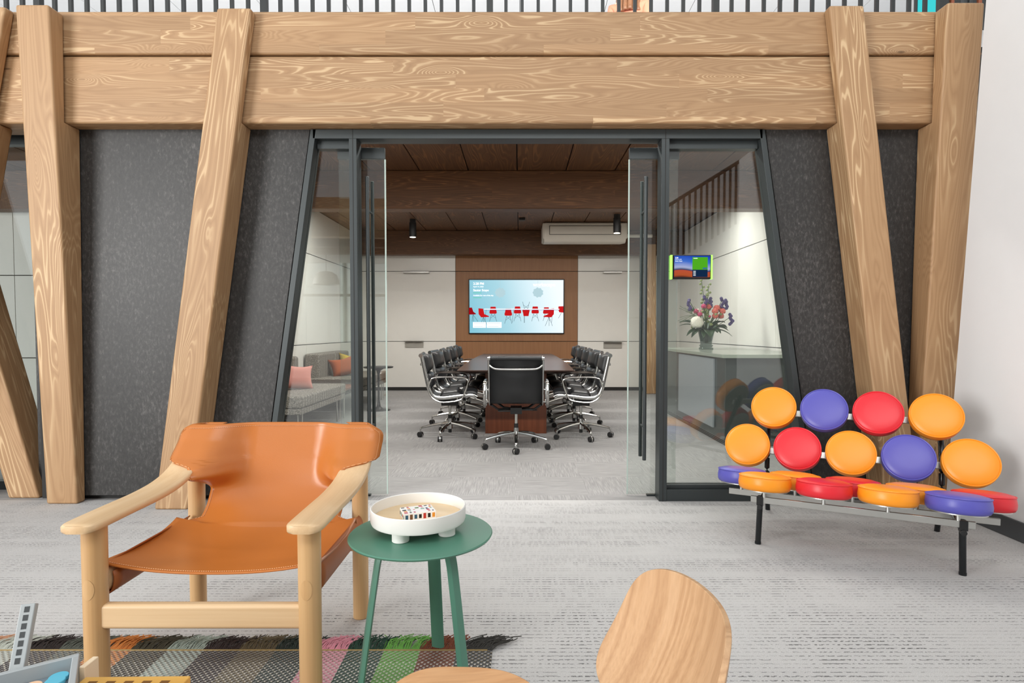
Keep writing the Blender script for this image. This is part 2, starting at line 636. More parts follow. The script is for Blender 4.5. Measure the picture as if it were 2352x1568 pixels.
# upright posts
leaning_post('pale upright timber post left of the wide charcoal panel', (35, 29), (110, 29), (105, 1158), (178, 1158), 3.60, 3.77, 3.93, 0.05)
leaning_post('timber post leaning away from the doors behind the leather armchair', (497, 29), (574, 29), (353, 1174), (430, 1174), 3.65, 3.65, 3.88, 0.03)
leaning_post('timber post leaning toward the white wall behind the round-cushion sofa', (1907, 23), (1986, 23), (2037, 1172), (2114, 1172), 3.65, 3.65, 3.88, 0.03)
leaning_post('upright timber post beside the white wall', (2177, 24), (2262, 24), (2104, 1165), (2186, 1165), 3.607, 3.73, 3.93, 0.05)
leaning_post('timber post at the far end of the beams, cut by the frame', (-60, 26), (8, 26), (-255, 1174), (-185, 1174), 3.65, 3.65, 3.88, 0.03)
leaning_post('steeply leaning timber post in front of the lounge window', (-236, 290), (-166, 290), (20, 1147), (90, 1147), 3.90, 3.90, 4.10, notch=False)

for z0, z1, yo, lb in ((zseam + 0.003, ztop, -0.012, 'upper horizontal timber beam below the balcony railing'), (zbot, zseam - 0.003, 0.0, 'lower horizontal timber beam above the glass doors')):
    bm = B()
    bx(bm, -5.5, 2.75, YB + yo, 3.97, z0, z1)
    tag(finish(bm, 'timber_beam', 'beam', None, 0.016, 3), lb, 'beam')

# ---- metal frame, sidelights and sliding doors
zh0, zh1 = at(1200, 318, YF).z, zbot - 0.004
xl0, xl1 = at(804.6, 700, YF).x, at(822, 700, YF).x
xr0, xr1 = at(1517, 700, YF).x, at(1535, 700, YF).x
tr = struct(boxobj('trim_1', 'frame', at(718, 309, YF).x, at(1752, 309, YF).x, YF, 3.945, zh0, zh1, None, 0.002), 'charcoal metal head rail above the glass doors')


def mull(name, x0, x1, lab):
    o = struct(boxobj(name, 'frame', x0, x1 - 0.0, YF, 3.945, 0.0, zh0, None, 0.002), lab)
    xm = (x0 + x1) / 2
    boxobj('seam', 'panel_gap', xm - 0.002, xm + 0.002, YF - 0.0015, YF + 0.004, 0.0, zh1, o)
    return o


mull('trim_2', xl0, xl1, 'charcoal metal upright between sidelight and left door')
mull('trim_3', xr0, xr1, 'charcoal metal upright between right door and sidelight')


def sidelight(name, J, xin, sgn, lab):
    """pane between a leaning jamb and the mullion"""
    p0, p1 = at(J[0][0], 300, YF), at(J[1][0], 1150, YF)
    k = (p1.x - p0.x) / (p1.z - p0.z)

    def jx(z):
        return p0.x + k * (z - p0.z)
    root = B()
    wj = 0.036 * sgn
    prism(root, [(jx(zh1), zh1), (jx(zh1) + wj, zh1), (jx(0) + wj, 0), (jx(0), 0)], 'Y', YF, 3.945)
    o = struct(finish(root, name, 'frame', None, 0.002), lab)
    boxes = sorted([jx(0.03) + wj, xin])
    boxobj('sill', 'frame', boxes[0], boxes[1], YF + 0.004, 3.945, 0.0, 0.075, o, 0.002)
    boxobj('sill_bead', 'frame', boxes[0], boxes[1], YF + 0.04, 3.93, 0.075, 0.10, o, 0.002)
    bm = B()
    prism(bm, [(jx(zh0) + wj, zh0), (xin, zh0), (xin, 0.1), (jx(0.1) + wj, 0.1)], 'Y', 3.908, 3.918)
    finish(bm, 'pane', 'glass', o, smooth=False)
    boxobj('head_bead', 'frame', min(xin, jx(zh0) + wj), max(xin, jx(zh0) + wj), 3.88, 3.94, zh0 - 0.05, zh0, o)
    return o


sidelight('window_1', LJ, xl0, 1, 'glass sidelight with leaning jamb in front of the sofas')
sidelight('window_2', RJ, xr1, -1, 'glass sidelight with leaning jamb behind the wall tablet')


def sliding(name, x0, x1, xh, zb, lab):
    o = struct(boxobj(name, 'frame', x0, x1, 3.955, 3.985, zh0 - 0.095, zh0 - 0.02, None, 0.002), lab)
    boxobj('pane', 'glass', x0 + 0.004, x1 - 0.004, 3.965, 3.975, 0.012, zh0 - 0.095, o, smooth=False)
    edge = x1 if xh < (x0 + x1) / 2 + 9 and x0 < 0 else x0
    boxobj('pane_edge', 'glass_edge', edge - 0.004, edge + 0.004, 3.964, 3.976, 0.012, zh0 - 0.095, o, smooth=False)
    boxobj('door_shoe', 'frame', x0 if x0 < 0 else x1 - 0.2, x0 + 0.2 if x0 < 0 else x1, 3.955, 3.985, 0.0, 0.012, o, smooth=False)
    # ladder handle: one bar each side, on stand-offs through the glass
    for yy in (3.905, 4.035):
        bm = B()
        cyl(bm, (xh, yy, zb[0]), (xh, yy, zb[1]), 0.0125, seg=20)
        finish(bm, 'handle', 'frame', o, 0.002, 1)
    for zz in (zb[0] + 0.22, zb[1] - 0.22):
        bm = B()
        cyl(bm, (xh, 3.905, zz), (xh, 4.035, zz), 0.008, seg=14)
        finish(bm, 'standoff', 'frame', o)
    return o


sliding('door_1', at(780, 700, 3.97).x, at(887, 700, 3.97).x, at(846, 700, 3.905).x, (at(846, 1056, 3.9).z, at(846, 405, 3.9).z), 'left sliding glass door with tall bar handle, pushed open')
sliding('door_2', at(1443, 700, 3.97).x, at(1556, 700, 3.97).x, at(1482, 700, 3.905).x, (at(1482, 1057, 3.9).z, at(1482, 405, 3.9).z), 'right sliding glass door with tall bar handle, pushed open')

# ---- meeting room shell
XL, XR, YBK = -3.05, 3.0, 11.04
struct(boxobj('wall_left', 'panel_gap', XL - 0.14, XL - 0.02, 3.96, YBK + 0.1, 0, ZC), 'white panelled side wall behind the sofas')
struct(boxobj('wall_right', 'panel_gap', XR + 0.02, XR + 0.14, 3.96, YBK + 0.1, 0, ZC), 'white panelled side wall behind the reception desk')
struct(boxobj('wall_back', 'panel_gap', XL - 0.14, XR + 0.14, YBK + 0.02, YBK + 0.14, 0, ZC), 'panelled end wall of the meeting room')
OB = bpy.data.objects
zs = [0.06, 0.925, 2.235, 2.93]
bx0, bx1 = at(1046.5, 700, YBK).x, at(1327, 700, YBK).x
for za, zb_ in zip(zs, zs[1:]):
    for xa, xb, mt in ((XL - 0.02, bx0, 'panel_white'), (bx0, bx1, 'wallwood'), (bx1, XR + 0.02, 'panel_white')):
        boxobj('panel', mt, xa + 0.003, xb - 0.003, YBK, YBK + 0.02, za + 0.005, zb_ - 0.005, OB['wall_back'], 0.002)
    ys = [3.96, 5.4, 6.9, 8.4, 9.9, YBK]
    for ya, yb2 in zip(ys, ys[1:]):
        boxobj('panel', 'panel_white', XL - 0.02, XL, ya + 0.003, yb2 - 0.003, za + 0.005, zb_ - 0.005, OB['wall_left'], 0.002)
        boxobj('panel', 'panel_white', XR, XR + 0.02, ya + 0.003, yb2 - 0.003, za + 0.005, zb_ - 0.005, OB['wall_right'], 0.002)
# neighbouring lounge seen at the frame's edge
struct(boxobj('wall_lounge', 'panel_gap', -9, XL - 0.14, 7.02, 7.1, 0, ZC), 'white panelled wall of the lounge behind the leaning post')
zs2 = [0.06, 0.80, 1.78, 2.93]
for i in range(4):
    for za, zb_ in zip(zs2, zs2[1:]):
        boxobj('panel', 'panel_white', XL - 0.145 - (i + 1) * 1.4, XL - 0.151 - i * 1.4, 7.0, 7.02, za + 0.005, zb_ - 0.005, OB['wall_lounge'], 0.002)
bm = B()
x1_ = at(125, 600, 4.14).x
bx(bm, -6.0, x1_, 4.12, 4.18, at(60, 332, 4.12).z, 2.60)
o = struct(finish(bm, 'window_3', 'frame', None, 0.002), 'lounge window behind the leaning post at the frame edge')
boxobj('sill', 'frame', -6.0, x1_, 4.12, 4.18, 0.0, 0.06, o)
boxobj('pane', 'glass', -6.0, x1_, 4.145, 4.155, 0.06, at(60, 332, 4.12).z, o, smooth=False)
boxobj('side_return', 'slate', x1_, x1_ + 0.08, 3.96, 4.18, 0.0, 2.6, o)

# ---- meeting-room ceiling: planks and dark beams
ce = struct(boxobj('ceiling', 'panel_gap', -9, XR + 0.3, 3.975, YBK + 0.14, ZC + 0.022, ZC + 0.05), 'dark stained plank ceiling of the meeting room')
pw = 0.557
xm0 = at(1186.5, 360, 5.5).x
for i in range(-11, 6):
    a = xm0 + i * pw
    if a + pw > XR + 0.16:
        pass
    boxobj('plank', 'plank_dark', a + 0.006, a + pw - 0.006, 3.975, YBK + 0.02, ZC, ZC + 0.022, ce, 0.002)
tag(boxobj('ceiling_beam', 'beam_dark', -9, XR, 6.75, 6.97, 2.515, ZC, None, 0.016, bseg=3), 'dark timber beam across the middle of the meeting room', 'beam')
tag(boxobj('ceiling_beam', 'beam_dark', XL, XR, 10.74, 10.96, 2.515, ZC, None, 0.016, bseg=3), 'dark timber beam above the screen wall', 'beam')
leaning_post('light timber post standing inside the meeting room near the end wall', (1484, 560), (1507, 560), (1484, 906), (1507, 906), 10.45, 10.45, 10.64, notch=False)

# ---- white wall beside the sofa, its slanted end follows the post
bm = B()
prism(bm, [(0.6, 0), (3.656, 0), (3.416, 3.2), (0.6, 3.2)], 'X', 2.67, 2.80)
struct(finish(bm, 'wall_right_lobby', 'white_wall'), 'white plaster wall beside the round-cushion sofa')
boxobj('baseboard_right', 'baseboard', 2.655, 2.67, 0.6, 3.64, 0.0, 0.105, None, 0.002)['kind'] = 'structure'

# ---- upper floor: slab, white back wall, ceiling tiles
struct(boxobj('floor_upper', 'white_wall', -9, 9, 3.98, 12, ZC + 0.06, ZM), 'upper floor slab behind the beams')
struct(boxobj('wall_upper', 'white_wall', -9, 9, 11.9, 12, ZM, 6.0), 'white wall of the upper floor')
cu = struct(boxobj('ceiling_upper', 'panel_gap', -9, 9, 5.2, 12, 5.66, 5.7), 'white tiled ceiling of the upper floor')
for i in range(-7, 8):
    for j in range(4):
        boxobj('tile', 'white_wall', i * 1.2 + 0.004, i * 1.2 + 1.196, 5.8 + j * 1.2 + 0.004, 5.8 + j * 1.2 + 1.196, 5.645, 5.66, cu)

# ---- balcony railing
rl = thing('balcony_railing', 'black steel railing with upright balusters on the balcony edge', 'railing', (0, 3.90, ZM))
sp = at(1237, 20, 3.9).x - at(1200, 20, 3.9).x
bal = None
bm = B()
bx(bm, -4.6, 3.3, -0.02, 0.02, 1.02, 1.06)
finish(bm, 'handrail', 'rail', rl, 0.004)
x0r = at(89, 15, 3.9).x
for i in range(-14, 64):
    thick = i % 14 == 0
    wd = 0.020 if thick else 0.0105
    bm = B()
    bx(bm, -wd, wd, -wd, wd, 0.0, 1.02)
    o = finish(bm, 'post' if thick else 'baluster', 'rail', rl, smooth=False)
    o.location.x = x0r + i * sp

# ================================================================== LOBBY FURNITURE
def sstep(a, b, x):
    t = min(1, max(0, (x - a) / (b - a)))
    return t * t * (3 - 2 * t)


# ---- leather sling armchair (local: x right, y away from the camera, z up; origin on the floor mid-legs)
ax_c, ay_f, ay_r = -0.941, 1.72, 2.27
ch = thing('armchair', 'cognac leather sling armchair with round oak legs and bent arms', 'armchair', (ax_c, ay_f, 0))
DY = ay_r - ay_f
for sx in (-1, 1):
    for yy, top, r in ((0.0, 0.548, 0.0335), (DY, 0.585, 0.031)):
        bm = B()
        cyl(bm, (sx * 0.318, yy, 0), (sx * 0.318, yy, top), r * 0.95, r, seg=32)
        finish(bm, 'leg', 'oak_z', ch, 0.004)
    bm = B()                                        # side rail that carries the sling
    tube(bm, [(sx * 0.318, -0.005, 0.365), (sx * 0.318, DY + 0.005, 0.365)], 0.018, 20, ry=0.036)
    rail = finish(bm, 'seat_rail', 'oak_y', ch)
    bm = B()                                        # through-tenon end grain, flush in the round front leg

    def ten(a, b, sx=sx):
        u, v = 2 * a - 1, 2 * b - 1
        m = max(abs(u), abs(v))
        r = math.hypot(u, v) or 1.0
        x = u * m / r * 0.017
        return Vector((sx * 0.318 + x, -math.sqrt(0.0337 ** 2 - x * x), 0.365 + v * m / r * 0.030))
    grid(bm, ten, 10, 10)
    finish(bm, 'tenon', 'oak_z', rail)
    # bent arm: flat plank that sweeps up into the back
    bm = B()
    path = [(-0.075, 0.556), (0.0, 0.558), (0.12, 0.560), (0.25, 0.562), (0.36, 0.572), (0.45, 0.596), (0.52, 0.636), (0.565, 0.68), (0.595, 0.722)]
    ctr = smooth_path([(0, p[0], p[1]) for p in path], 5)
    prev = None
    n = len(ctr)
    for i, c in enumerate(ctr):
        d = (ctr[min(i + 1, n - 1)] - ctr[max(i - 1, 0)]).normalized()
        nn = Vector((1, 0, 0)).cross(d)
        t = i / (n - 1)
        hw = 0.053
        if t < 0.09:
            hw = 0.053 * math.sqrt(max(0.0, 1 - (1 - t / 0.09) ** 2)) * 0.55 + 0.053 * 0.45
        hw -= 0.010 * sstep(0.6, 1.0, t)
        off = sx * (0.322 + 0.006 * max(0, (t - 0.45) / 0.55) ** 1.5)
        ring = []
        for (a, b) in ((-1, -0.6), (-0.9, -1), (0.9, -1), (1, -0.6), (1, 0.6), (0.9, 1), (-0.9, 1), (-1, 0.6)):
            ring.append(bm.verts.new(Vector((off, 0, 0)) + c + Vector((a * hw, 0, 0)) + nn * b * 0.0115))
        if prev:
            for k in range(8):
                bm.faces.new((prev[k], prev[(k + 1) % 8], ring[(k + 1) % 8], ring[k]))
        else:
            bm.faces.new(ring)
        prev = ring
    bm.faces.new(prev[::-1])
    finish(bm, 'armrest', 'oak_y', ch, ang=50)
for yy, zz, mt in ((0.0, 0.277, 'oak_x'), (DY, 0.30, 'oak_x')):
    bm = B()
    bx(bm, -0.318, 0.318, yy - 0.017, yy + 0.017, zz - 0.037, zz + 0.037)
    finish(bm, 'stretcher', mt, ch, 0.012, 4)


prof_pts = [(0.63, 0.752), (0.617, 0.70), (0.598, 0.64), (0.575, 0.57), (0.548, 0.50), (0.505, 0.438), (0.43, 0.398), (0.32, 0.378), (0.20, 0.378), (0.09, 0.388), (0.042, 0.391)]
prof = smooth_path([(0, a, b) for a, b in prof_pts], 8)
plen = [0.0]
for a, b in zip(prof, prof[1:]):
    plen.append(plen[-1] + (b - a).length)


def prof_at(s):
    s *= plen[-1]
    for i in range(len(prof) - 1):
        if plen[i + 1] >= s:
            k = (s - plen[i]) / max(1e-6, plen[i + 1] - plen[i])
            return prof[i].lerp(prof[i + 1], k)
    return prof[-1]


def hw(s):
    top = 0.400 - 0.05 * (1 - min(1, s / 0.06)) ** 2.2
    neck = 0.262 + 0.03 * sstep(0.27, 0.18, s)
    seat = 0.334
    w1 = top + (neck - top) * sstep(0.148, 0.185, s)
    return w1 + (seat - w1) * sstep(0.455, 0.50, s)


ARM_YZ = [(0.36, 0.572), (0.45, 0.596), (0.52, 0.636), (0.575, 0.69), (0.61, 0.745), (0.62, 0.76)]


def arm_y(z):
    for (y0, z0), (y1, z1) in zip(ARM_YZ, ARM_YZ[1:]):
        if z <= z1:
            return y0 + (y1 - y0) * max(0, (z - z0) / (z1 - z0))
    return ARM_YZ[-1][0]


def sling(s, t, lift=0.0):
    p = prof_at(s)
    u = 2 * t - 1
    x = u * hw(s)
    band = 1 - sstep(0.17, 0.32, s)
    back = 1 - sstep(0.3, 0.55, s)
    y = p.y + 0.02 * back * (1 - u * u)
    ey = min(y, arm_y(p.z) - 0.027)
    y = y + (ey - y) * band * sstep(0.13, 0.275, abs(x))
    if abs(x) > 0.375:                              # outer edge rolls back around the arm
        y += (abs(x) - 0.375) * 1.3 * band
    z = p.z
    if s > 0.5:                                     # seat hangs a little and climbs to the rails
        z += (abs(u) ** 2.5) * 0.026 - 0.008 * (1 - u * u)
    nrm = Vector((0, -0.9 if s < 0.45 else -0.2, 0.3 if s < 0.45 else 1.0)).normalized()
    return Vector((x, y, z)) + nrm * lift


bm = B()
grid(bm, lambda a, b: sling(a, b), 110, 36)
finish(bm, 'leather_sling', 'leather', ch, solid=0.005, ang=60)
for sx in (-1, 1):
    # sleeve behind the arm tops
    bm = B()
    def slv(a, b, sx=sx):
        s = 0.0 + 0.155 * a
        p = sling(s, 1.0 if sx > 0 else 0.0)
        q = 1 - b
        return Vector((p.x - sx * (0.11 * b) + 0.0, p.y + 0.055 * math.sin(PI * 0.5 * min(1, b * 3)), p.z))
    grid(bm, slv, 14, 8)
    finish(bm, 'leather_sleeve', 'leather', ch, solid=0.004, ang=60)
    # flap wrapped down around the side rail
    bm = B()
    def flap(a, b, sx=sx):
        y = 0.043 + a * (DY - 0.083)
        th = R(75) - b * R(285)
        return Vector((sx * (0.316 + 0.024 * math.cos(th)), y, 0.368 + 0.047 * math.sin(th)))
    grid(bm, flap, 12, 14)
    finish(bm, 'rail_wrap', 'leather_dark', ch, solid=0.004, ang=60)
# stitching along the rim
def stitch_line(fn, n):
    bm = B()
    for i in range(n):
        a, b = fn((i + 0.15) / n), fn((i + 0.75) / n)
        tube(bm, [a, b], 0.0011, 4, cap=False)
    return finish(bm, 'stitching', 'stitch', ch, smooth=False)
stitch_line(lambda q: sling(0.018, 0.03 + 0.94 * q, 0.004), 110)
stitch_line(lambda q: sling(0.985, 0.03 + 0.94 * q, 0.004), 90)
for sd in (0, 1):
    def side(q, sd=sd):
        s = 0.02 + 0.455 * q
        m = 0.009 / hw(s) / 2
        return sling(s, m if sd == 0 else 1 - m, 0.004)
    stitch_line(side, 95)

# ---- green side table
TX, TY, TH = -0.312, 1.84, 0.480
tb = thing('side_table', 'round green side table with three bent strip legs', 'table', (TX, TY, 0.0055))
bm = B()
lathe(bm, [(0, TH), (0.205, TH), (0.222, TH - 0.001), (0.225, TH - 0.004), (0.222, TH - 0.009), (0.19, TH - 0.013), (0, TH - 0.013)], 96)
finish(bm, 'tabletop', 'green', tb)
for k in range(3):
    ang = R(82.6 + 120 * k)
    d = Vector((math.cos(ang), math.sin(ang), 0))
    sd = Vector((-d.y, d.x, 0))
    pts = smooth_path([d * 0.015 + Vector((0, 0, TH - 0.017)), d * 0.07 + Vector((0, 0, TH - 0.017)), d * 0.108 + Vector((0, 0, TH - 0.024)), d * 0.128 + Vector((0, 0, TH - 0.055)), d * 0.145 + Vector((0, 0, 0.33)), d * 0.192], 6)
    bm = B()
    prev = None
    for i, p in enumerate(pts):
        t = (pts[min(i + 1, len(pts) - 1)] - pts[max(i - 1, 0)]).normalized()
        nn = sd.cross(t)
        wv = 0.0235
        ring = [bm.verts.new(p + sd * a * wv + nn * b) for a, b in ((-1, 0.0), (-0.55, -0.011), (0.55, -0.011), (1, 0.0), (0.55, 0.006), (-0.55, 0.006))]
        if prev:
            for q in range(6):
                bm.faces.new((prev[q], prev[(q + 1) % 6], ring[(q + 1) % 6], ring[q]))
        else:
            bm.faces.new(ring)
        prev = ring
    bm.faces.new(prev[::-1])
    finish(bm, 'leg', 'green', tb, 0.002, 1, ang=30)

# ---- white footed tray with the card box
TRX, TRY = -0.322, 1.85
tr_ = thing('serving_tray', 'round white footed tray with pale wood base on green table', 'tray', (TRX, TRY, TH + 0.006))
bm = B()
lathe(bm, [(0, 0.030), (0.135, 0.030), (0.146, 0.034), (0.149, 0.042), (0.149, 0.080), (0.147, 0.082), (0.144, 0.080), (0.143, 0.042), (0, 0.042)], 96)
finish(bm, 'tray_rim', 'tray_white', tr_)
bm = B()
lathe(bm, [(0, 0.0485), (0.140, 0.0485), (0.1425, 0.0465), (0.1425, 0.041), (0, 0.041)], 96)
finish(bm, 'wood_base', 'birch', tr_)
for k in range(4):
    a = R(-112 + 90 * k)
    bm = B()
    lathe(bm, [(0, 0), (0.024, 0), (0.026, 0.002), (0.026, 0.031), (0, 0.031)], 32, (0.102 * math.cos(a), 0.102 * math.sin(a), 0))
    finish(bm, 'foot', 'tray_white', tr_)
M['card_white'] = plain('card_white', (246, 245, 242), 0.5)
cb = thing('card_box', 'small white card box with coloured picture squares inside the tray', 'box', (-0.322, 1.838, TH + 0.0547), R(22))
bm = B()
bx(bm, -0.05, 0.05, -0.036, 0.036, 0, 0.024)
finish(bm, 'carton', 'card_white', cb, 0.001, 1)
random.seed(4)
pal = [(190, 50, 40), (40, 90, 120), (230, 150, 50), (40, 40, 40), (70, 140, 120), (200, 90, 110), (90, 120, 60), (120, 80, 50), (20, 20, 20), (190, 60, 90)]
pm = [plain('card_print_%d' % i, c, 0.5) for i, c in enumerate(pal)]
bm = B()
idx = []


def patch(c, s):
    n0 = len(bm.faces)
    box(bm, c, s)
    bm.faces.ensure_lookup_table()
    idx.extend([random.randrange(len(pm))] * (len(bm.faces) - n0))


for i in range(7):
    patch((-0.042 + i * 0.014, -0.0361, 0.012), (0.0085, 0.0006, random.uniform(0.012, 0.017)))
for i in range(4):
    patch((-0.0501, -0.027 + i * 0.018, 0.011), (0.0006, 0.009, random.uniform(0.008, 0.012)))
for i in range(7):
    for j in range(5):
        if random.random() < 0.55:
            patch((-0.042 + i * 0.014 + random.uniform(-.002, .002), -0.028 + j * 0.014, 0.0242), (random.uniform(0.004, 0.012), random.uniform(0.004, 0.011), 0.0006))
o = finish(bm, 'picture_print', None, cb, smooth=False)
for m_ in pm:
    o.data.materials.append(m_)
for p, i in zip(o.data.polygons, idx):
    p.material_index = i

# ---- sofa of round cushions
SO = thing('cushion_sofa', 'sofa of round orange red and blue cushions on a steel frame', 'sofa', (1.646, 2.866, 0), R(-27))
PT = 0.2705


def cushion(parent, name, mat, r=0.127, th=0.078):
    bm = B()
    h = th
    prof = [(0, h + 0.006), (r * 0.45, h + 0.005), (r * 0.75, h + 0.0015), (r * 0.90, h - 0.004), (r * 0.955, h - 0.009), (r * 0.965, h - 0.012),
            (r * 1.0, h * 0.45), (r * 0.985, h * 0.2), (r * 0.93, 0.004), (r * 0.85, 0.0), (0, 0)]
    lathe(bm, prof, 56)
    o = finish(bm, name, mat, parent, ang=70)
    bm = B()
    pts = [(r * 0.966 * math.cos(2 * PI * i / 56), r * 0.966 * math.sin(2 * PI * i / 56), h - 0.009) for i in range(57)]
    tube(bm, pts, 0.0034, 8, cap=False)
    finish(bm, 'piping', mat, o)
    bm = B()
    cyl(bm, (0, 0, -0.004), (0, 0, 0.002), r * 0.86, seg=40)
    finish(bm, 'base_plate', 'steel', o)
    bm = B()
    cyl(bm, (0, 0, -0.040), (0, 0, -0.003), 0.0085, seg=14)
    finish(bm, 'stem', 'steel', o)
    return o


# seat rows
S1V, S2V, S1Z, S2Z = -0.055, 0.165, 0.304, 0.276
tilt_s = R(-7)
cols1 = ['orange', 'red', 'orange', 'blue']
cols2 = ['blue', 'orange', 'red', 'orange', 'red']
for i, c in enumerate(cols1):
    o = cushion(SO, 'seat_cushion', c)
    o.location = ((i - 1.5) * PT, S1V, S1Z)
    o.rotation_euler = (-tilt_s * 0, 0, 0)
    o.rotation_euler.x = tilt_s
for i, c in enumerate(cols2):
    o = cushion(SO, 'seat_cushion', c)
    o.location = ((i - 2) * PT, S2V, S2Z)
    o.rotation_euler.x = tilt_s
# back rows: faces at the fitted centres, tilted back
bt = R(90 - 26)
nb = Vector((0, -math.sin(bt), math.cos(bt)))
b2 = ['orange', 'red', 'orange', 'blue', 'orange']
b1 = ['orange', 'blue', 'red', 'orange']
for row, (cs, v, z) in enumerate(((b2, 0.426, 0.449), (b1, 0.536, 0.669))):
    k0 = (len(cs) - 1) / 2
    for i, c in enumerate(cs):
        o = cushion(SO, 'back_cushion', c)
        face = Vector(((i - k0) * PT, v, z))
        o.location = face - nb * 0.08
        o.rotation_euler.x = bt
    rc = Vector((0, v, z)) - nb * 0.122
    bm = B()
    box(bm, rc, ((len(cs) - 1) * PT + 0.13, 0.012, 0.038), Euler((bt - PI / 2, 0, 0)).to_matrix())
    finish(bm, 'back_rail', 'steel', SO, 0.002)
for v, z, L in ((S1V, S1Z - 0.052, 4), (S2V, S2Z - 0.052, 5)):
    bm = B()
    bx(bm, -((L - 1) * PT / 2 + 0.065), (L - 1) * PT / 2 + 0.065, v - 0.008, v + 0.008, z - 0.018, z + 0.014)
    finish(bm, 'seat_rail', 'steel', SO, 0.002)
for sx in (-1, 1):
    X = sx * 0.438
    bm = B()                                        # front leg
    tube(bm, [(X - sx * 0.012, S1V + 0.02, 0.262), (X, 0.0, 0.006)], 0.0145, 16)
    cyl(bm, (X, 0, 0), (X, 0.0, 0.012), 0.016, seg=16)
    finish(bm, 'leg', 'black_tube', SO)
    bm = B()                                        # clamp on the front rail
    bx(bm, X - 0.016 - sx * 0.012, X + 0.016 - sx * 0.012, S1V - 0.014, S1V - 0.008, 0.222, 0.268)
    cyl(bm, (X - sx * 0.012, S1V - 0.02, 0.214), (X - sx * 0.012, S1V + 0.04, 0.214), 0.013, seg=16)
    finish(bm, 'clamp', 'black', SO, 0.002)
    bm = B()                                        # raking rear leg that runs up as the back support
    top = Vector((X, 0.536, 0.669)) - nb * 0.138
    tube(bm, smooth_path([(X, 0.664, 0.0), (X, 0.56, 0.235), (X, 0.565, 0.36), tuple(Vector((X, 0.426, 0.449)) - nb * 0.14), tuple(top + Vector((0, 0.025, 0.05)))], 6), 0.0145, 16)
    finish(bm, 'leg', 'black_tube', SO)
    bm = B()                                        # cross tube from front to rear leg
    tube(bm, [(X - sx * 0.012, S1V, 0.216), (X, 0.56, 0.235)], 0.012, 14)
    finish(bm, 'cross_tube', 'black_tube', SO)

# ---- striped rug with knotted fringe
RX1, RY1 = at(1131, 1511, 2.02).x, 2.02
SW = 0.1265
stripes = [(196, 150, 120), (176, 180, 170), (52, 44, 42), (84, 88, 80), (198, 128, 66), (74, 70, 56), (160, 172, 162), (62, 52, 50), (104, 94, 72),
           (52, 62, 56), (214, 146, 160), (36, 66, 52), (104, 160, 74), (116, 62, 40), (56, 54, 50)]
NS = len(stripes)
RX0 = RX1 - NS * SW


def rug_mat():
    t = NT('striped_wool_weave')
    v, x, y, z = t.obj()
    f = t.math('DIVIDE', x, NS * SW)
    warp = t.ramp(f, [(i / NS, srgb(c)) for i, c in enumerate(stripes)], 'CONSTANT')
    b1_ = t.math('GREATER_THAN', y, -0.075)
    weft = t.mix(b1_, srgb((214, 208, 190)), srgb((120, 104, 72)))
    sx = t.math('SINE', t.math('MULTIPLY', x, 2 * PI / 0.021))
    sy = t.math('SINE', t.math('MULTIPLY', y, 2 * PI / 0.021))
    w_ = t.math('MULTIPLY', sx, sy)
    msk = t.ramp(w_, [(0.5, 0.0), (0.72, 1.0)])
    c = t.mix(msk, warp, weft)
    c = t.mix(t.math('MULTIPLY', t.noise(v, 300, 2), 0.4), c, (0.02, 0.02, 0.02))
    return t.pbr(c, 0.95, 0, t.bump(w_, 0.8, 0.004), sheen=0.3)


M['rug'] = rug_mat()
rug = thing('striped_rug', 'woven wool rug of coloured stripes with a knotted fringe', 'rug', (RX0, RY1, 0))
bm = B()
bx(bm, 0, NS * SW, -1.9, 0, 0.0005, 0.005)
finish(bm, 'weave', 'rug', rug, 0.002)
bm = B()
tube(bm, [(i * 0.02, 0.0, 0.005) for i in range(int(NS * SW / 0.02) + 1)], 0.004, 6)
finish(bm, 'edge_cord', plain('olive_cord', (150, 128, 84), 0.9), rug)
random.seed(11)
for i, c in enumerate(stripes):
    bm = B()
    lean = random.uniform(0.15, 0.55) if i < NS - 1 else 0.9
    for k in range(58):
        x = i * SW + (k + random.random()) / 58 * SW
        L = random.uniform(0.062, 0.098)
        ln = lean + random.uniform(-0.4, 0.4)
        p0 = Vector((x, -0.001, 0.007))
        z1 = random.uniform(0.006, 0.02)
        q = [p0, p0 + Vector((L * 0.3 * ln, L * 0.33, z1 * 0.8)), p0 + Vector((L * 0.7 * ln + random.uniform(-.012, .012), L * 0.68, z1 * 0.5)), p0 + Vector((L * ln + random.uniform(-.02, .02), L * random.uniform(.85, 1.05), 0.003))]
        q = [Vector((a.x, a.y, max(a.z, 0.0024))) for a in q]
        tube(bm, smooth_path(q, 3), 0.0019, 4, cap=False)
    o = finish(bm, 'fringe', plain('fringe_wool_%d' % i, c, 0.95, sc=60, var=0.25), rug)
    o['kind'] = 'stuff'

# ---- walnut plywood lounge chair (local: faces -y, x across)
wc = thing('plywood_chair', 'low walnut plywood chair with curved separate seat and back', 'chair', (0.093, 0.976, 0.0), R(-86.7))


def shell(fn, name, mat, n=(28, 24), th=0.010):
    bm = B()
    vs = grid(bm, fn, *n)
    return finish(bm, name, mat, wc, solid=th, bevel=0.002, ang=50)


def squircle(a, b, e=2.6):
    """unit square to rounded square"""
    u, v = 2 * a - 1, 2 * b - 1
    m = max(abs(u), abs(v))
    if m < 1e-6:
        return 0.0, 0.0
    r = (abs(u) ** e + abs(v) ** e) ** (1 / e)
    return u * m / r, v * m / r


def back_fn(a, b):
    u, v = squircle(a, b, 4.0)
    hwid = 0.23 * (1 - 0.10 * v)
    x = u * hwid
    zt = 0.151 * v
    y = -0.075 * u * u - 0.02 * (v * v) + zt * 0.396
    return Vector((x, y + 0.20, 0.524 + zt * 0.93))


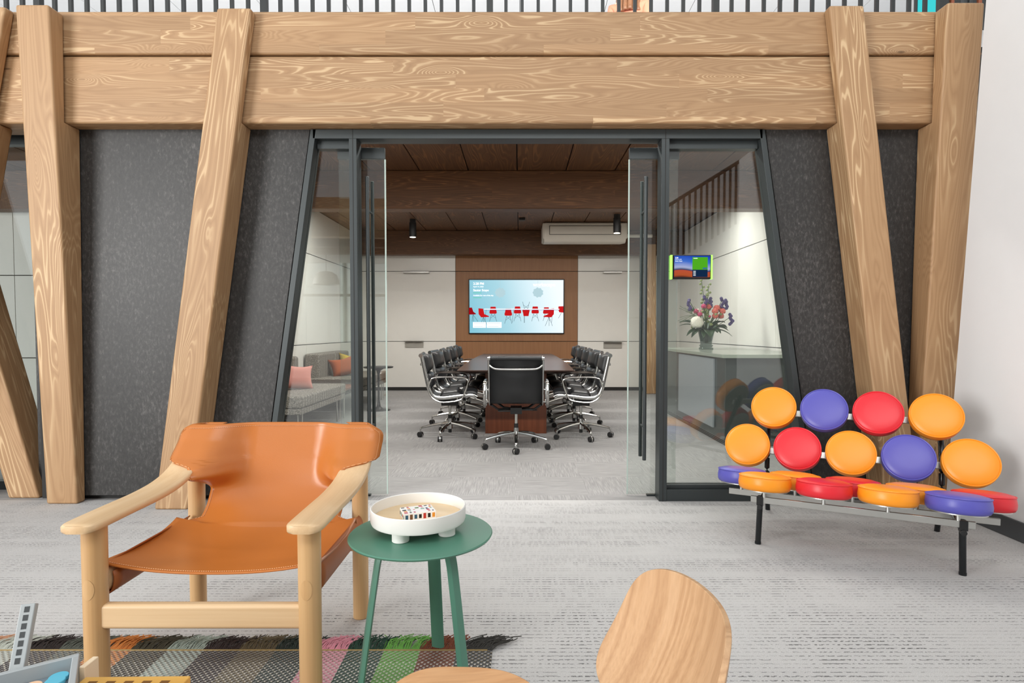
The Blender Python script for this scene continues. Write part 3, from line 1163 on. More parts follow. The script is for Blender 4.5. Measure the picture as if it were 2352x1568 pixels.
def seat_fn(a, b):
    u, v = squircle(a, b, 2.8)
    x = u * (0.277 - 0.02 * v)
    y = v * 0.202
    z = 0.358 + 0.038 * u * u - 0.05 * max(0, -v) ** 3 + 0.022 * max(0, v) ** 2
    return Vector((x, y - 0.212, z))


shell(back_fn, 'backrest', 'walnut')
shell(seat_fn, 'seat', 'walnut_seat')
bm = B()
tube(bm, smooth_path([(0, -0.35, 0.335), (0, -0.1, 0.338), (0, 0.08, 0.345), (0, 0.19, 0.42), (0, 0.218, 0.52)], 5), 0.012, 12)
finish(bm, 'spine', 'chrome', wc)
for sy, zt in ((-0.32, 0.325), (-0.06, 0.33)):
    for sx in (-1, 1):
        bm = B()
        tube(bm, smooth_path([(0, sy, zt), (sx * 0.18, sy, zt - 0.01), (sx * 0.225, sy + (-0.02 if sy < 0 else 0.05), zt - 0.06), (sx * 0.25, sy + (-0.05 if sy < 0 else 0.14), 0.006)], 6), 0.009, 12)
        finish(bm, 'leg', 'chrome', wc)

# ---- coffee table with the games (its top lies below the frame)
ct = thing('coffee_table', 'low oak coffee table under the games, below the picture edge', 'table', (-1.02, 0.83, 0.0055))
boxobj('tabletop', 'oak_x', -0.55, 0.55, -0.35, 0.35, 0.365, 0.39, ct, 0.004)
for sx in (-1, 1):
    for sy in (-1, 1):
        bm = B()
        cyl(bm, (sx * 0.47, sy * 0.28, 0), (sx * 0.45, sy * 0.27, 0.366), 0.014, 0.02, seg=20)
        finish(bm, 'leg', 'oak_z', ct)
GZ = 0.396
M['grey_plastic'] = plain('cool_grey_plastic', (172, 178, 180), 0.4, var=0.02)
M['grey_inner'] = plain('slate_grey_plastic', (120, 132, 140), 0.5, var=0.02)
M['slot_dark'] = plain('dark_slot', (60, 64, 66), 0.6)
gx, gy = -0.970, 1.051
gt = thing('game_tray', 'grey plastic game tray with a raised slotted arm', 'game', (gx, gy, GZ), R(34))
bm = B()
bx(bm, -0.13, 0.13, -0.10, 0.08, 0.0, 0.008)
for a in ((-0.13, 0.13, 0.068, 0.08), (-0.13, 0.13, -0.10, -0.088), (-0.13, -0.118, -0.088, 0.068), (0.118, 0.13, -0.088, 0.068)):
    bx(bm, *a, 0.008, 0.062)
finish(bm, 'tray_body', 'grey_plastic', gt, 0.002)
boxobj('inner_floor', 'grey_inner', -0.117, 0.117, -0.087, 0.067, 0.0085, 0.034, gt)
bm = B()
t0, t1 = Vector((0.024, 0.082, 0.01)), Vector((0.046, 0.147, 0.160))
arm_d = t1 - t0
arm_r = arm_d.to_track_quat('Z', 'Y').to_matrix()
box(bm, (t0 + t1) / 2, (0.026, 0.016, arm_d.length), arm_r)
arm = finish(bm, 'slotted_arm', 'grey_plastic', gt, 0.002)
for k in range(7):
    p = t0.lerp(t1, 0.36 + k * 0.096)
    bm = B()
    box(bm, p + arm_r @ Vector((0, -0.0078, 0)) * 1, (0.009, 0.0015, 0.011), arm_r)
    box(bm, p + arm_r @ Vector((0, 0.0078, 0)) * 1, (0.009, 0.0015, 0.011), arm_r)
    finish(bm, 'slot', 'slot_dark', arm, smooth=False)
M['disc_blue'] = plain('sky_blue_chip', (96, 188, 214), 0.45, var=0.02)
M['disc_peach'] = plain('peach_chip', (240, 196, 160), 0.45, var=0.02)
dl = [('disc_peach', 0.058, 0.030, 0, 'peach wooden game disc in the grey tray'), ('disc_blue', 0.098, 0.042, 0, 'blue wooden game disc in the grey tray, at its far corner'),
      ('disc_blue', 0.090, 0.006, 0, 'blue wooden game disc in the grey tray beside the peach one'), ('disc_blue', 0.095, 0.010, 1, 'blue wooden game disc lying on another blue disc')]
for mt, lx, ly, lv, lb in dl:
    bm = B()
    lathe(bm, [(0, 0), (0.0155, 0), (0.0165, 0.001), (0.0165, 0.0075), (0.0155, 0.0085), (0, 0.0085)], 40)
    o = tag(finish(bm, 'game_disc', mt), lb, 'game disc', 'wooden discs in the game tray')
    o.location = Vector((gx, gy, GZ)) + Matrix.Rotation(R(34), 3, 'Z') @ Vector((lx, ly, 0.0345 + lv * 0.0087))
gb = thing('slotted_board', 'honey wood game board with a row of dark slots', 'game', (-0.756, 1.104, GZ), R(1))
bm = B()
bx(bm, -0.103, 0.103, -0.05, 0.04, 0.0, 0.040)
finish(bm, 'board', 'yellow_wood', gb, 0.002)
for k in range(5):
    boxobj('slot', plain('shadow_slot_%d' % k, (120, 78, 26), 0.7), -0.085 + k * 0.035, -0.068 + k * 0.035, -0.045, 0.024, 0.0395, 0.0404, gb, smooth=False)
bm = B()
bx(bm, -0.006, 0.006, -0.02, 0.02, 0.0, 0.056)
o = tag(finish(bm, 'game_block', plain('cream_block', (244, 222, 190), 0.5), None, 0.002), 'cream wooden game block between grey tray and honey board', 'game piece')
o.location = (-0.872, 1.168, GZ)

# ================================================================== MEETING ROOM
# ---- conference table
CTX = -0.043
tb2 = thing('conference_table', 'long dark wood conference table with bowed sides and panel base', 'table', (CTX, 8.15, 0))
T0, T1, TZ = -2.15, 2.20, 0.72


def tw(t):
    return 0.60 + 0.035 * (1 - (2 * t - 1) ** 2)


outl = []
N = 20
for i in range(N + 1):
    outl.append((tw(i / N), T0 + (T1 - T0) * i / N))
for i in range(N, -1, -1):
    outl.append((-tw(i / N), T0 + (T1 - T0) * i / N))
bm = B()
top_v = [bm.verts.new((x, y, TZ)) for x, y in outl]
mid_v = [bm.verts.new((x, y, TZ - 0.012)) for x, y in outl]
bot_v = [bm.verts.new((x * 0.90, y * 0.965, TZ - 0.040)) for x, y in outl]
bm.faces.new(top_v)
bm.faces.new(bot_v[::-1])
for a, b in ((top_v, mid_v), (mid_v, bot_v)):
    for i in range(len(a)):
        j = (i + 1) % len(a)
        bm.faces.new((a[j], a[i], b[i], b[j]))
finish(bm, 'tabletop', 'tabletop_wood', tb2, 0.003, ang=25)
for y0 in (-1.75, 1.35):
    bm = B()
    bx(bm, -0.335, 0.335, y0, y0 + 0.40, 0.0, TZ - 0.040)
    finish(bm, 'panel_base', 'mahogany', tb2, 0.003)
boxobj('modesty_beam', 'mahogany', -0.05, 0.05, -1.35, 1.35, 0.45, TZ - 0.04, tb2)


# ---- soft-pad swivel chair (local: faces +y, origin on the floor under the column)
def soft_chair():
    t = thing('conference_chair', 'x', 'chair')
    P = [(0.275, 0.440), (0.225, 0.462), (0.10, 0.456), (-0.05, 0.440), (-0.155, 0.452), (-0.205, 0.525), (-0.232, 0.64), (-0.258, 0.76), (-0.282, 0.872)]
    path = smooth_path([(0, a, b) for a, b in P], 5)
    n = len(path)

    def strip(i0, i1, hw_, lift, name, mat, th):
        bm = B()
        prev = None
        for i in range(i0, i1 + 1):
            c = path[i]
            d = (path[min(i + 1, n - 1)] - path[max(i - 1, 0)]).normalized()
            nn = d.cross(Vector((1, 0, 0)))
            nn = nn if nn.y > 0 or nn.z > 0 else -nn
            k = (i - i0) / (i1 - i0)
            bulge = th * (0.25 + 0.75 * min(1.0, 5.5 * k, 5.5 * (1 - k)) ** 0.5)
            row = []
            for u in (-1, -0.96, -0.88, -0.4, 0, 0.4, 0.88, 0.96, 1):
                row.append(bm.verts.new(c + Vector((u * hw_, 0, 0)) + nn * (lift + bulge * (1 - 0.6 * abs(u) ** 9))))
            for u in (1, 0, -1):
                row.append(bm.verts.new(c + Vector((u * hw_, 0, 0)) + nn * lift * 0.6))
            if prev:
                for j in range(len(row)):
                    q = (j + 1) % len(row)
                    bm.faces.new((prev[j], prev[q], row[q], row[j]))
            else:
                bm.faces.new(row)
            prev = row
        bm.faces.new(prev[::-1])
        return finish(bm, name, mat, t, ang=50)

    # thin sling between the ribs, then the pads
    bm = B()
    prev = None
    for i in range(n):
        c = path[i]
        row = [bm.verts.new(c + Vector((-0.236, 0, 0))), bm.verts.new(c + Vector((0.236, 0, 0)))]
        if prev:
            bm.faces.new((prev[0], prev[1], row[1], row[0]))
        prev = row
    finish(bm, 'sling', 'black_leather', t, solid=0.008, ang=60)
    strip(1, 9, 0.222, 0.004, 'seat_pad', 'black_leather', 0.065)
    strip(9, 17, 0.222, 0.004, 'seat_pad', 'black_leather', 0.060)
    strip(25, 32, 0.222, 0.004, 'back_pad', 'black_leather', 0.065)
    strip(32, n - 1, 0.222, 0.004, 'back_pad', 'black_leather', 0.080)
    bm = B()                                        # rolled top edge
    tube(bm, [(-0.238, -0.288, 0.872), (0.238, -0.288, 0.872)], 0.020, 14)
    finish(bm, 'top_roll', 'black_leather', t)
    for sx in (-1, 1):
        bm = B()
        tube(bm, [p + Vector((sx * 0.247, 0, -0.002)) for p in path], 0.0105, 10, ry=0.019)
        fr = finish(bm, 'side_rib', 'chrome', t)
        bm = B()
        cyl(bm, (sx * 0.235, -0.288, 0.872), (sx * 0.258, -0.288, 0.872), 0.021, seg=18)
        finish(bm, 'rib_cap', 'chrome', fr)
        bm = B()
        X = sx * 0.292
        loop = [(-0.19, 0.615), (-0.165, 0.645), (-0.08, 0.655), (0.10, 0.650), (0.175, 0.63), (0.185, 0.58), (0.14, 0.46), (0.115, 0.428), (0.04, 0.408), (-0.09, 0.403), (-0.175, 0.45), (-0.212, 0.53)]
        tube(bm, smooth_path([(X, a, b) for a, b in loop], 4, True) + [Vector((X, *loop[0]))], 0.0085, 8, ry=0.014, up=(1, 0, 0), cap=False)
        ar = finish(bm, 'armrest', 'chrome', t)
        for a, b in ((-0.20, 0.58), (0.08, 0.43)):
            bm = B()
            cyl(bm, (sx * 0.25, a, b), (X, a, b), 0.007, seg=10)
            finish(bm, 'arm_spacer', 'chrome', ar)
    bm = B()                                        # back spreader
    tube(bm, smooth_path([(-0.245, -0.272, 0.815), (-0.21, -0.285, 0.785), (-0.14, -0.290, 0.772), (0.14, -0.290, 0.772), (0.21, -0.285, 0.785), (0.245, -0.272, 0.815)], 4), 0.010, 10)
    finish(bm, 'back_spreader', 'chrome', t)
    bm = B()
    for sx in (-1, 1):
        tube(bm, [(sx * 0.235, -0.12, 0.43), (sx * 0.17, -0.05, 0.375), (0, 0.0, 0.372)], 0.012, 8)
        tube(bm, [(sx * 0.235, 0.12, 0.455), (sx * 0.12, 0.05, 0.38), (0, 0.0, 0.372)], 0.012, 8)
    bx(bm, -0.055, 0.055, -0.09, 0.09, 0.335, 0.395)
    finish(bm, 'tilt_mechanism', 'black', t, 0.004)
    bm = B()
    cyl(bm, (0.0, -0.05, 0.372), (0.20, -0.05, 0.368), 0.006, seg=8)
    cyl(bm, (0.0, -0.06, 0.360), (-0.17, -0.06, 0.36), 0.006, seg=8)
    finish(bm, 'lever', 'black', t)
    bm = B()
    cyl(bm, (0, 0, 0.20), (0, 0, 0.34), 0.014, seg=16)
    finish(bm, 'gas_column', 'steel', t)
    bm = B()
    cyl(bm, (0, 0, 0.045), (0, 0, 0.10), 0.018, seg=16)
    finish(bm, 'column_foot', 'black', t)
    bm = B()
    cyl(bm, (0, 0, 0.19), (0, 0, 0.235), 0.020, seg=16)
    finish(bm, 'column_sleeve', 'black', t)
    bm = B()
    cyl(bm, (0, 0, 0.085), (0, 0, 0.195), 0.030, 0.023, seg=20)
    for k in range(5):
        a = R(-90 + 72 * k)
        d = Vector((math.cos(a), math.sin(a), 0))
        tube(bm, smooth_path([d * 0.02 + Vector((0, 0, 0.145)), d * 0.15 + Vector((0, 0, 0.130)), d * 0.27 + Vector((0, 0, 0.105)), d * 0.305 + Vector((0, 0, 0.092)), d * 0.312 + Vector((0, 0, 0.062))], 4), 0.016, 8, ry=0.013, rs=[1.25 - 0.65 * i / 16 for i in range(17)])
    base = finish(bm, 'star_base', 'chrome', t)
    for k in range(5):
        a = R(-90 + 72 * k)
        c = Vector((math.cos(a), math.sin(a), 0)) * 0.312
        cs = Vector((math.cos(a + 0.9 + k), math.sin(a + 0.9 + k), 0))
        bm = B()
        for q in (-1, 1):
            m = c + cs * 0.014 * q + Vector((0, 0, 0.0285))
            cyl(bm, m - cs * 0.010, m + cs * 0.010, 0.028, seg=20)
        w_ = finish(bm, 'caster', 'black', t, 0.003, 1)
        bm = B()
        cyl(bm, c + Vector((0, 0, 0.0285)) - cs * 0.006, c + Vector((0, 0, 0.0285)) + cs * 0.006, 0.031, seg=20)
        finish(bm, 'fork', 'chrome', w_)
    return t


cc = soft_chair()
GRP = 'black conference chairs'
cc.location = (-0.035, 5.62, 0)
cc['label'] = 'black soft-pad swivel chair at the table end, back toward the open doors'
cc['group'] = GRP
ords = ['nearest the doors', 'second from the doors', 'third from the doors', 'fourth from the doors', 'nearest the screen wall']
for i in range(5):
    Y = 6.22 + i * 0.80
    dup(cc, (CTX - 0.70, Y, 0), R(-90 + (6, -2, 3, 0, 2)[i]), 'black soft-pad chair on the sofa side of the table, ' + ords[i], GRP)
    dup(cc, (CTX + 0.69, Y - 0.02, 0), R(90 + (-5, 2, -3, 1, -2)[i]), 'black soft-pad chair on the reception desk side of the table, ' + ords[i], GRP)

# ---- big screen on the end wall
sx0, sx1 = at(1076.5, 700, YBK).x, at(1296, 700, YBK).x
sz1, sz0 = at(1186, 641, YBK).z, at(1186, 766.5, YBK).z
SWd, SHt = sx1 - sx0, sz1 - sz0
tv = thing('wall_screen', 'large wall screen showing red chairs around a long table', 'screen', ((sx0 + sx1) / 2, YBK - 0.002, sz0))
boxobj('bezel', 'screen_black', -SWd / 2, SWd / 2, -0.03, 0.0, 0, SHt, tv, 0.004)


def screen_glow():
    t = NT('screen_picture_glow')
    v, x, y, z = t.obj()
    g = t.math('ADD', t.math('MULTIPLY', x, 0.42), 0.45)
    g = t.math('ADD', g, t.math('MULTIPLY', z, 0.10))
    c = t.ramp(g, [(0.05, srgb((126, 194, 214))), (0.40, srgb((170, 215, 228))), (0.64, srgb((218, 241, 249))), (0.85, srgb((244, 252, 255)))])
    e = t.n('Emission')
    t.put(e.inputs[0], c)
    e.inputs[1].default_value = 1.0
    t.t.links.new(e.outputs[0], t.out.inputs[0])
    return t.m


m_ = 0.018
bm = B()
bx(bm, -SWd / 2 + m_, SWd / 2 - m_, -0.0305, -0.029, m_, SHt - m_)
scr = finish(bm, 'picture', screen_glow(), tv, smooth=False)
E_ = {'w': emit('screen_white', (255, 255, 255), 1.3), 'r': emit('screen_red', (214, 30, 34), 0.85), 'r2': emit('screen_dark_red', (170, 16, 26), 0.8), 'd': emit('screen_grey_lines', (96, 120, 130), 0.8),
      'l': emit('screen_pale_blue', (186, 216, 224), 0.95), 'g': emit('screen_green', (90, 220, 160), 0.9), 'b': emit('screen_table_edge', (110, 130, 190), 0.85)}
PXS = SWd / 890.0                                   # zoomed photo pixels on the screen
def q2(zx, zy):
    return (-SWd / 2 + (zx - 797) * PXS, SHt - (zy - 287) * PXS)


bm = B()
fm = []
order = list(E_.keys())


def quad(pts, key, lay=0):
    f = bm.faces.new([bm.verts.new((q2(*p)[0], -0.0312 - lay * 0.0003, q2(*p)[1])) for p in pts])
    fm.append(order.index(key))


def ln(p, q, w, key, lay=0):
    a, b = Vector(p), Vector(q)
    d = (b - a).normalized()
    n = Vector((-d.y, d.x)) * w / 2
    quad([a + n, b + n, b - n, a - n], key, lay)


def red_chair(cx, cy, s, flip=False, k='r'):
    sg = -1 if flip else 1
    P = lambda x, y: (cx + x * s, cy + y * s * sg)
    quad([P(-24, -42), P(24, -42), P(30, -10), P(36, 10), P(30, 24), P(-30, 24), P(-36, 10), P(-30, -10)], k, 2)
    for x in (-1, 1):
        ln(P(14 * x, 24), P(34 * x, 98), 3, 'd', 1)
        ln(P(-20 * x, 30), P(24 * x, 66), 2.5, 'd', 1)


def side_chair(cx, cy, s, fl):
    P = lambda x, y: (cx + x * s * fl, cy + y * s)
    quad([P(-44, -52), P(-2, -48), P(8, 0), P(48, 16), P(50, 24), P(-20, 28), P(-42, 0)], 'r', 2)
    for x in (-30, 0, 34):
        ln(P(0, 24), P(x, 104), 3, 'd', 1)


quad([(1055, 292), (1212, 292), (1212, 560), (1055, 560)], 'l', 0) if False else None
for cx, cy in ((1092, 412), (1442, 412)):
    pts = [(cx + (44 + 8 * (i % 2)) * math.cos(2 * PI * i / 18), cy + (40 + 8 * (i % 2)) * math.sin(2 * PI * i / 18)) for i in range(18)]
    quad(pts, 'l', 1)
    ln((cx, 300), (cx, 372), 2, 'l', 1)
quad([(942, 562), (1640, 562), (1640, 570), (942, 570)], 'w', 3)
quad([(942, 569), (1640, 569), (1640, 573), (942, 573)], 'b', 3)
for x in (960, 1215, 1580):
    ln((x, 572), (x - 12, 690), 3, 'd', 0)
for cx, cy, s in ((1025, 584, 0.98), (1252, 582, 0.98), (1416, 582, 0.98), (1520, 586, 0.9)):
    red_chair(cx, cy, s, k='r')
for cx, cy, s, fl in ((826, 600, 0.95, 1), (935, 612, 1.05, 1), (1545, 612, 1.05, -1), (1668, 570, 0.85, -1)):
    if cx > 1600:
        quad([(1632, 540), (1678, 538), (1678, 598), (1640, 594), (1630, 570)], 'r', 2)
        ln((1660, 598), (1632, 650), 3, 'd', 1)
    elif cx < 830:
        quad([(800, 552), (828, 550), (842, 590), (866, 606), (862, 614), (800, 616)], 'r2', 2)
        for x in (830, 845, 884):
            ln((838, 614), (x, 680), 3, 'd', 1)
    else:
        side_chair(cx, cy, s, fl)
red_chair(1166, 602, 1.0)
red_chair(1331, 590, 0.95, True, 'r')
ln((1315, 628), (1315, 692), 5, 'd', 1)
for x0, x1 in ((838, 957), (965, 1104)):
    quad([(x0, 686), (x1, 686), (x1, 738), (x0, 738)], 'w', 3)
    for k in range(3):
        ln((x0 + 10, 698 + k * 14), (x1 - 12 - 8 * k, 698 + k * 14), 3.5, 'l', 4)
for y in (414, 460):
    ln((841, y), (917, y), 4, 'g', 2)
o = finish(bm, 'picture_print', None, tv, smooth=False)
for k in order:
    o.data.materials.append(E_[k])
for p, i in zip(o.data.polygons, fm):
    p.material_index = i


def scr_text(body, zx, zy, h, bold=0.0, key='w'):
    x, z = q2(zx, zy)
    return text_mesh(body, h * PXS / 0.72, E_[key], 'screen_text', tv, (x, -0.0345, z), bold=bold * PXS)


scr_text('2:28 PM', 841, 340, 22, 0.6)
scr_text('April 14, 2023', 841, 363, 12, 0.3)
scr_text('Sauter Scape', 841, 399, 20, 0.6)
scr_text('Available for rest of the day', 841, 444, 12, 0.35)
scr_text('workscape', 1396, 354, 34, 1.0)

# ---- pen ledges on the white end panels
for px, pz, wd, lab in ((957, 626, 0.48, 'slim upper pen ledge on the white panel left of the screen'), (1406, 626, 0.34, 'slim upper pen ledge on the white panel right of the screen'),
                        (952, 782, 0.34, 'lower pen ledge with grey plate as its shadow on the white panel left of the screen'), (1407, 784, 0.34, 'lower pen ledge with grey plate as its shadow on the white panel right of the screen')):
    c = at(px, pz, YBK)
    low = 'lower' in lab
    t = thing('pen_ledge', lab, 'ledge', (c.x, YBK - 0.001, c.z))
    boxobj('shelf', 'steel', -wd / 2, wd / 2, -0.085, 0, -0.012, 0.0, t, 0.002)
    if low:
        boxobj('shadow_plate', plain('ledge_shadow_grey', (164, 160, 152), 0.45), -wd / 2, wd / 2, -0.02, 0, -0.125, -0.012, t, 0.002)  # grey plate stands in for the shadow cast under the ledge
    else:
        boxobj('lip', 'steel', -wd / 2, wd / 2, -0.085, -0.08, 0.0, 0.012, t)


# ---- ceiling-hung air conditioner
t = thing('air_conditioner', 'cream ceiling-hung air conditioner left of a black downlight', 'air conditioner', (at(1344, 540, 9.9).x, 9.9, 2.60))
W2 = 0.69
bm = B()
prism(bm, [(0.0, 0.10), (0.04, 0.02), (0.10, 0.0), (0.62, 0.06), (0.66, 0.12), (0.66, 0.34), (0.02, 0.34), (0.0, 0.32)], 'X', -W2, W2)
finish(bm, 'casing', 'ac_white', t, 0.012, 3)
boxobj('outlet_gap', 'ac_dark', -W2 + 0.09, W2 - 0.09, -0.004, 0.02, 0.13, 0.285, t)
boxobj('louvre', 'ac_white', -W2 + 0.10, W2 - 0.10, -0.010, 0.0, 0.14, 0.275, t, 0.004)
for sx in (-1, 1):
    boxobj('end_cap', 'ac_white', sx * W2 - 0.02, sx * W2 + 0.02, 0.01, 0.63, 0.07, 0.33, t, 0.012)
bm = B()
cyl(bm, (W2, 0.30, 0.16), (W2 + 0.5, 0.30, 0.16), 0.03, seg=14)
finish(bm, 'pipe', 'ac_white', t)

# ---- downlights
M['lamp_disc'] = emit('warm_lamp_disc', (255, 244, 226), 4.0)
t0_ = None


def downlight(x, y, lab, watts=26):
    t = thing('downlight', lab, 'lamp', (x, y, ZC), group='black cylinder downlights')
    bm = B()
    cyl(bm, (0, 0, -0.29), (0, 0, -0.055), 0.058, seg=28)
    cyl(bm, (0, 0, -0.055), (0, 0, 0.0), 0.050, seg=28)
    finish(bm, 'housing', 'black', t, 0.003)
    bm = B()
    cyl(bm, (0, 0, -0.295), (0, 0, -0.289), 0.048, seg=28)
    finish(bm, 'lens', 'lamp_disc', t)
    ld = bpy.data.lights.new('downlight_lamp', 'SPOT')
    ld.energy, ld.spot_size, ld.spot_blend, ld.shadow_soft_size, ld.color = watts, R(120), 0.6, 0.05, (1, 0.95, 0.87)
    lo = bpy.data.objects.new('downlight_lamp', ld)
    COL.objects.link(lo)
    lo.location = (0, 0, -0.30)
    lo.parent = t


downlight(at(948, 525, 9.7).x, 9.7, 'black cylinder downlight over the sofa side of the conference table', 45)
downlight(at(1417, 515, 9.3).x, 9.3, 'black cylinder downlight in front of the air conditioner', 45)
t = thing('smoke_detector', 'small black sensor on the plank ceiling', 'sensor', (at(1199, 500, 9.6).x, 9.6, ZC))
boxobj('body', 'black', -0.05, 0.05, -0.05, 0.05, -0.035, 0, t, 0.006)
boxobj('grille', 'ac_dark', -0.04, 0.04, -0.04, 0.04, -0.042, -0.035, t, 0.002)


# added unseen fill lamps (behind the door head and behind the middle beam)
def linear(x0, x1, y, lab, watts):
    t = thing('linear_light', lab, 'lamp', ((x0 + x1) / 2, y, ZC - 0.002))
    h = (x1 - x0) / 2
    boxobj('housing', 'black', -h, h, -0.05, 0.05, -0.07, 0, t, 0.004)
    boxobj('diffuser', 'lamp_disc', -h + 0.02, h - 0.02, -0.04, 0.04, -0.074, -0.07, t)
    ld = bpy.data.lights.new('fill_lamp', 'AREA')
    ld.shape = 'RECTANGLE'
    ld.size, ld.size_y, ld.energy, ld.color = 2 * h - 0.04, 0.08, watts, (1, 0.98, 0.94)
    lo = bpy.data.objects.new('fill_lamp', ld)
    COL.objects.link(lo)
    lo.location = (0, 0, -0.078)
    lo.parent = t


linear(-2.6, 2.6, 4.45, 'added unseen fill lamp on the plank ceiling just inside the doors', 105)
linear(-2.6, 2.6, 7.9, 'added unseen fill lamp on the plank ceiling behind the middle beam', 140)


# ---- modular sofas along the side wall
def tweed():
    t = NT('grey_tweed_stripe')
    v, x, y, z = t.obj()
    a = t.math('SINE', t.math('MULTIPLY', y, 2 * PI / 0.075))
    n = t.noise(v, 95.0, 3, 0.8)
    c = t.ramp(n, [(0.36, srgb((62, 58, 54))), (0.5, srgb((124, 118, 110))), (0.64, srgb((190, 184, 174)))])
    c = t.mix(t.ramp(a, [(0.4, 0.0), (0.9, 0.75)]), c, srgb((96, 88, 82)))
    return t.pbr(c, 0.95, 0, t.bump(n, 0.4, 0.004))


M['tweed'] = tweed()
M['white_steel'] = plain('pale_steel_leg', (204, 202, 196), 0.3, 0.6)


def lounge(y0, y1, b0, b1, lab):
    t = thing('bench_sofa', lab, 'sofa', (-2.62, (y0 + y1) / 2, 0))
    h = (y1 - y0) / 2
    yc = (y0 + y1) / 2
    bm = B()
    bx(bm, -0.40, 0.42, -h, h, 0.335, 0.46)
    finish(bm, 'seat_cushion', 'tweed', t, 0.025, 4)
    bm = B()
    bx(bm, -0.40, 0.41, -h + 0.01, h - 0.01, 0.27, 0.333)
    finish(bm, 'seat_base', 'tweed', t, 0.01)
    bm = B()
    n = 2
    for k in range(n):
        a = b0 - yc + (b1 - b0) * k / n
        b = b0 - yc + (b1 - b0) * (k + 1) / n
        bm2 = B()
        bx(bm2, -0.41, -0.20, a + 0.004, b - 0.004, 0.40, 0.80)
        finish(bm2, 'backrest', 'tweed', t, 0.03, 4)
    bm.free()
    for sx in (-0.33, 0.36):
        for sy in (-h + 0.12, h - 0.12):
            bm = B()
            tube(bm, [(sx, sy - 0.06, 0.272), (sx, sy - 0.06, 0.008), (sx, sy + 0.06, 0.008), (sx, sy + 0.06, 0.272)], 0.008, 8)
            finish(bm, 'leg', 'white_steel', t)
    return t


lounge(5.9, 7.42, 5.95, 7.5, 'grey tweed bench sofa with pink and red cushions')
lounge(8.15, 9.75, 8.25, 9.7, 'grey tweed bench sofa with rust and yellow cushions')
t = thing('bench_table', 'low brown wooden table joining the two tweed sofas', 'table', (-2.62, 7.785, 0))
boxobj('tabletop', 'mahogany', -0.38, 0.40, -0.34, 0.34, 0.36, 0.385, t, 0.003)
for sx in (-0.33, 0.36):
    for sy in (-0.26, 0.26):
        bm = B()
        cyl(bm, (sx, sy, 0), (sx, sy, 0.361), 0.009, seg=10)
        finish(bm, 'leg', 'white_steel', t)


def pillow(name, c, loc, rot, lab, w_=0.46, h_=0.34, d=0.085):
    bm = B()
    def top(sgn):
        def f(a, b):
            u, v = 2 * a - 1, 2 * b - 1
            k = (1 - u ** 4) * (1 - v ** 4)
            return Vector((u * w_ / 2 * (1 - 0.13 * (1 - v * v)), sgn * d * max(0, k) ** 0.6, v * h_ / 2 * (1 - 0.13 * (1 - u * u)) - 0.02 * (1 - u * u)))
        return f
    grid(bm, top(1), 14, 14)
    grid(bm, top(-1), 14, 14)
    bmesh.ops.remove_doubles(bm, verts=bm.verts, dist=1e-4)
    o = tag(finish(bm, name, plain(name + '_cloth_%s' % lab[:4], c, 0.9, bump=0.2, bsc=350), ang=80), lab, 'cushion', 'cushions on the tweed sofas')
    o.location = loc
    o.rotation_euler = rot
    return o


pillow('throw_cushion', (226, 158, 148), (-2.56, 6.70, 0.607), (R(-24), R(7), R(38)), 'pink throw cushion leaning on the tweed sofa', 0.40, 0.30)
pillow('throw_cushion', (184, 38, 56), (-2.72, 6.30, 0.607), (R(-24), 0, R(48)), 'red throw cushion beside the pink one on the tweed sofa', 0.38, 0.30)
pillow('throw_cushion', (164, 84, 44), (-2.62, 8.72, 0.603), (R(-26), R(-9), R(42)), 'rust throw cushion on the tweed sofa beside the yellow one', 0.42, 0.29)
pillow('throw_cushion', (204, 170, 48), (-2.66, 9.22, 0.610), (R(-26), R(12), R(45)), 'yellow throw cushion leaning on the tweed sofa', 0.38, 0.31)

# ---- black pedestal table at the sofa end
bt_ = at(845, 917, 9.3)
t = thing('pedestal_table', 'small black pedestal table in front of the tweed sofa', 'table', (-2.0, 8.3, 0))
bm = B()
lathe(bm, [(0, 0.62), (0.20, 0.62), (0.21, 0.615), (0.20, 0.60), (0.0, 0.595)], 40)
finish(bm, 'tabletop', 'black', t)
bm = B()
lathe(bm, [(0, 0.597), (0.09, 0.597), (0.03, 0.56), (0.014, 0.50), (0.014, 0.15), (0.03, 0.05), (0.07, 0.02), (0.16, 0.008), (0.165, 0.0), (0, 0)], 32)
finish(bm, 'stem', 'black', t)

# ---- reception desk and flowers on the other side
t = thing('reception_desk', 'dark reception desk with pale top inside the glass, opposite the sofas', 'desk', (2.43, 6.9, 0))
M['desk_dark'] = plain('dark_green_grey_laminate', (62, 68, 66), 0.22, var=0.04)
M['desk_grey'] = plain('blue_grey_laminate', (142, 148, 152), 0.3, var=0.04)
M['desk_top'] = plain('pale_stone_top', (150, 158, 146), 0.15, var=0.04)


def marble():
    tt = NT('white_marble')
    v, x, y, z = tt.obj()
    n = tt.noise(v, 2.2, 6, 0.6, 1.4)
    c = tt.ramp(n, [(0.44, srgb((232, 232, 230))), (0.49, srgb((196, 194, 192))), (0.52, srgb((234, 233, 231)))])
    return tt.pbr(c, 0.25)


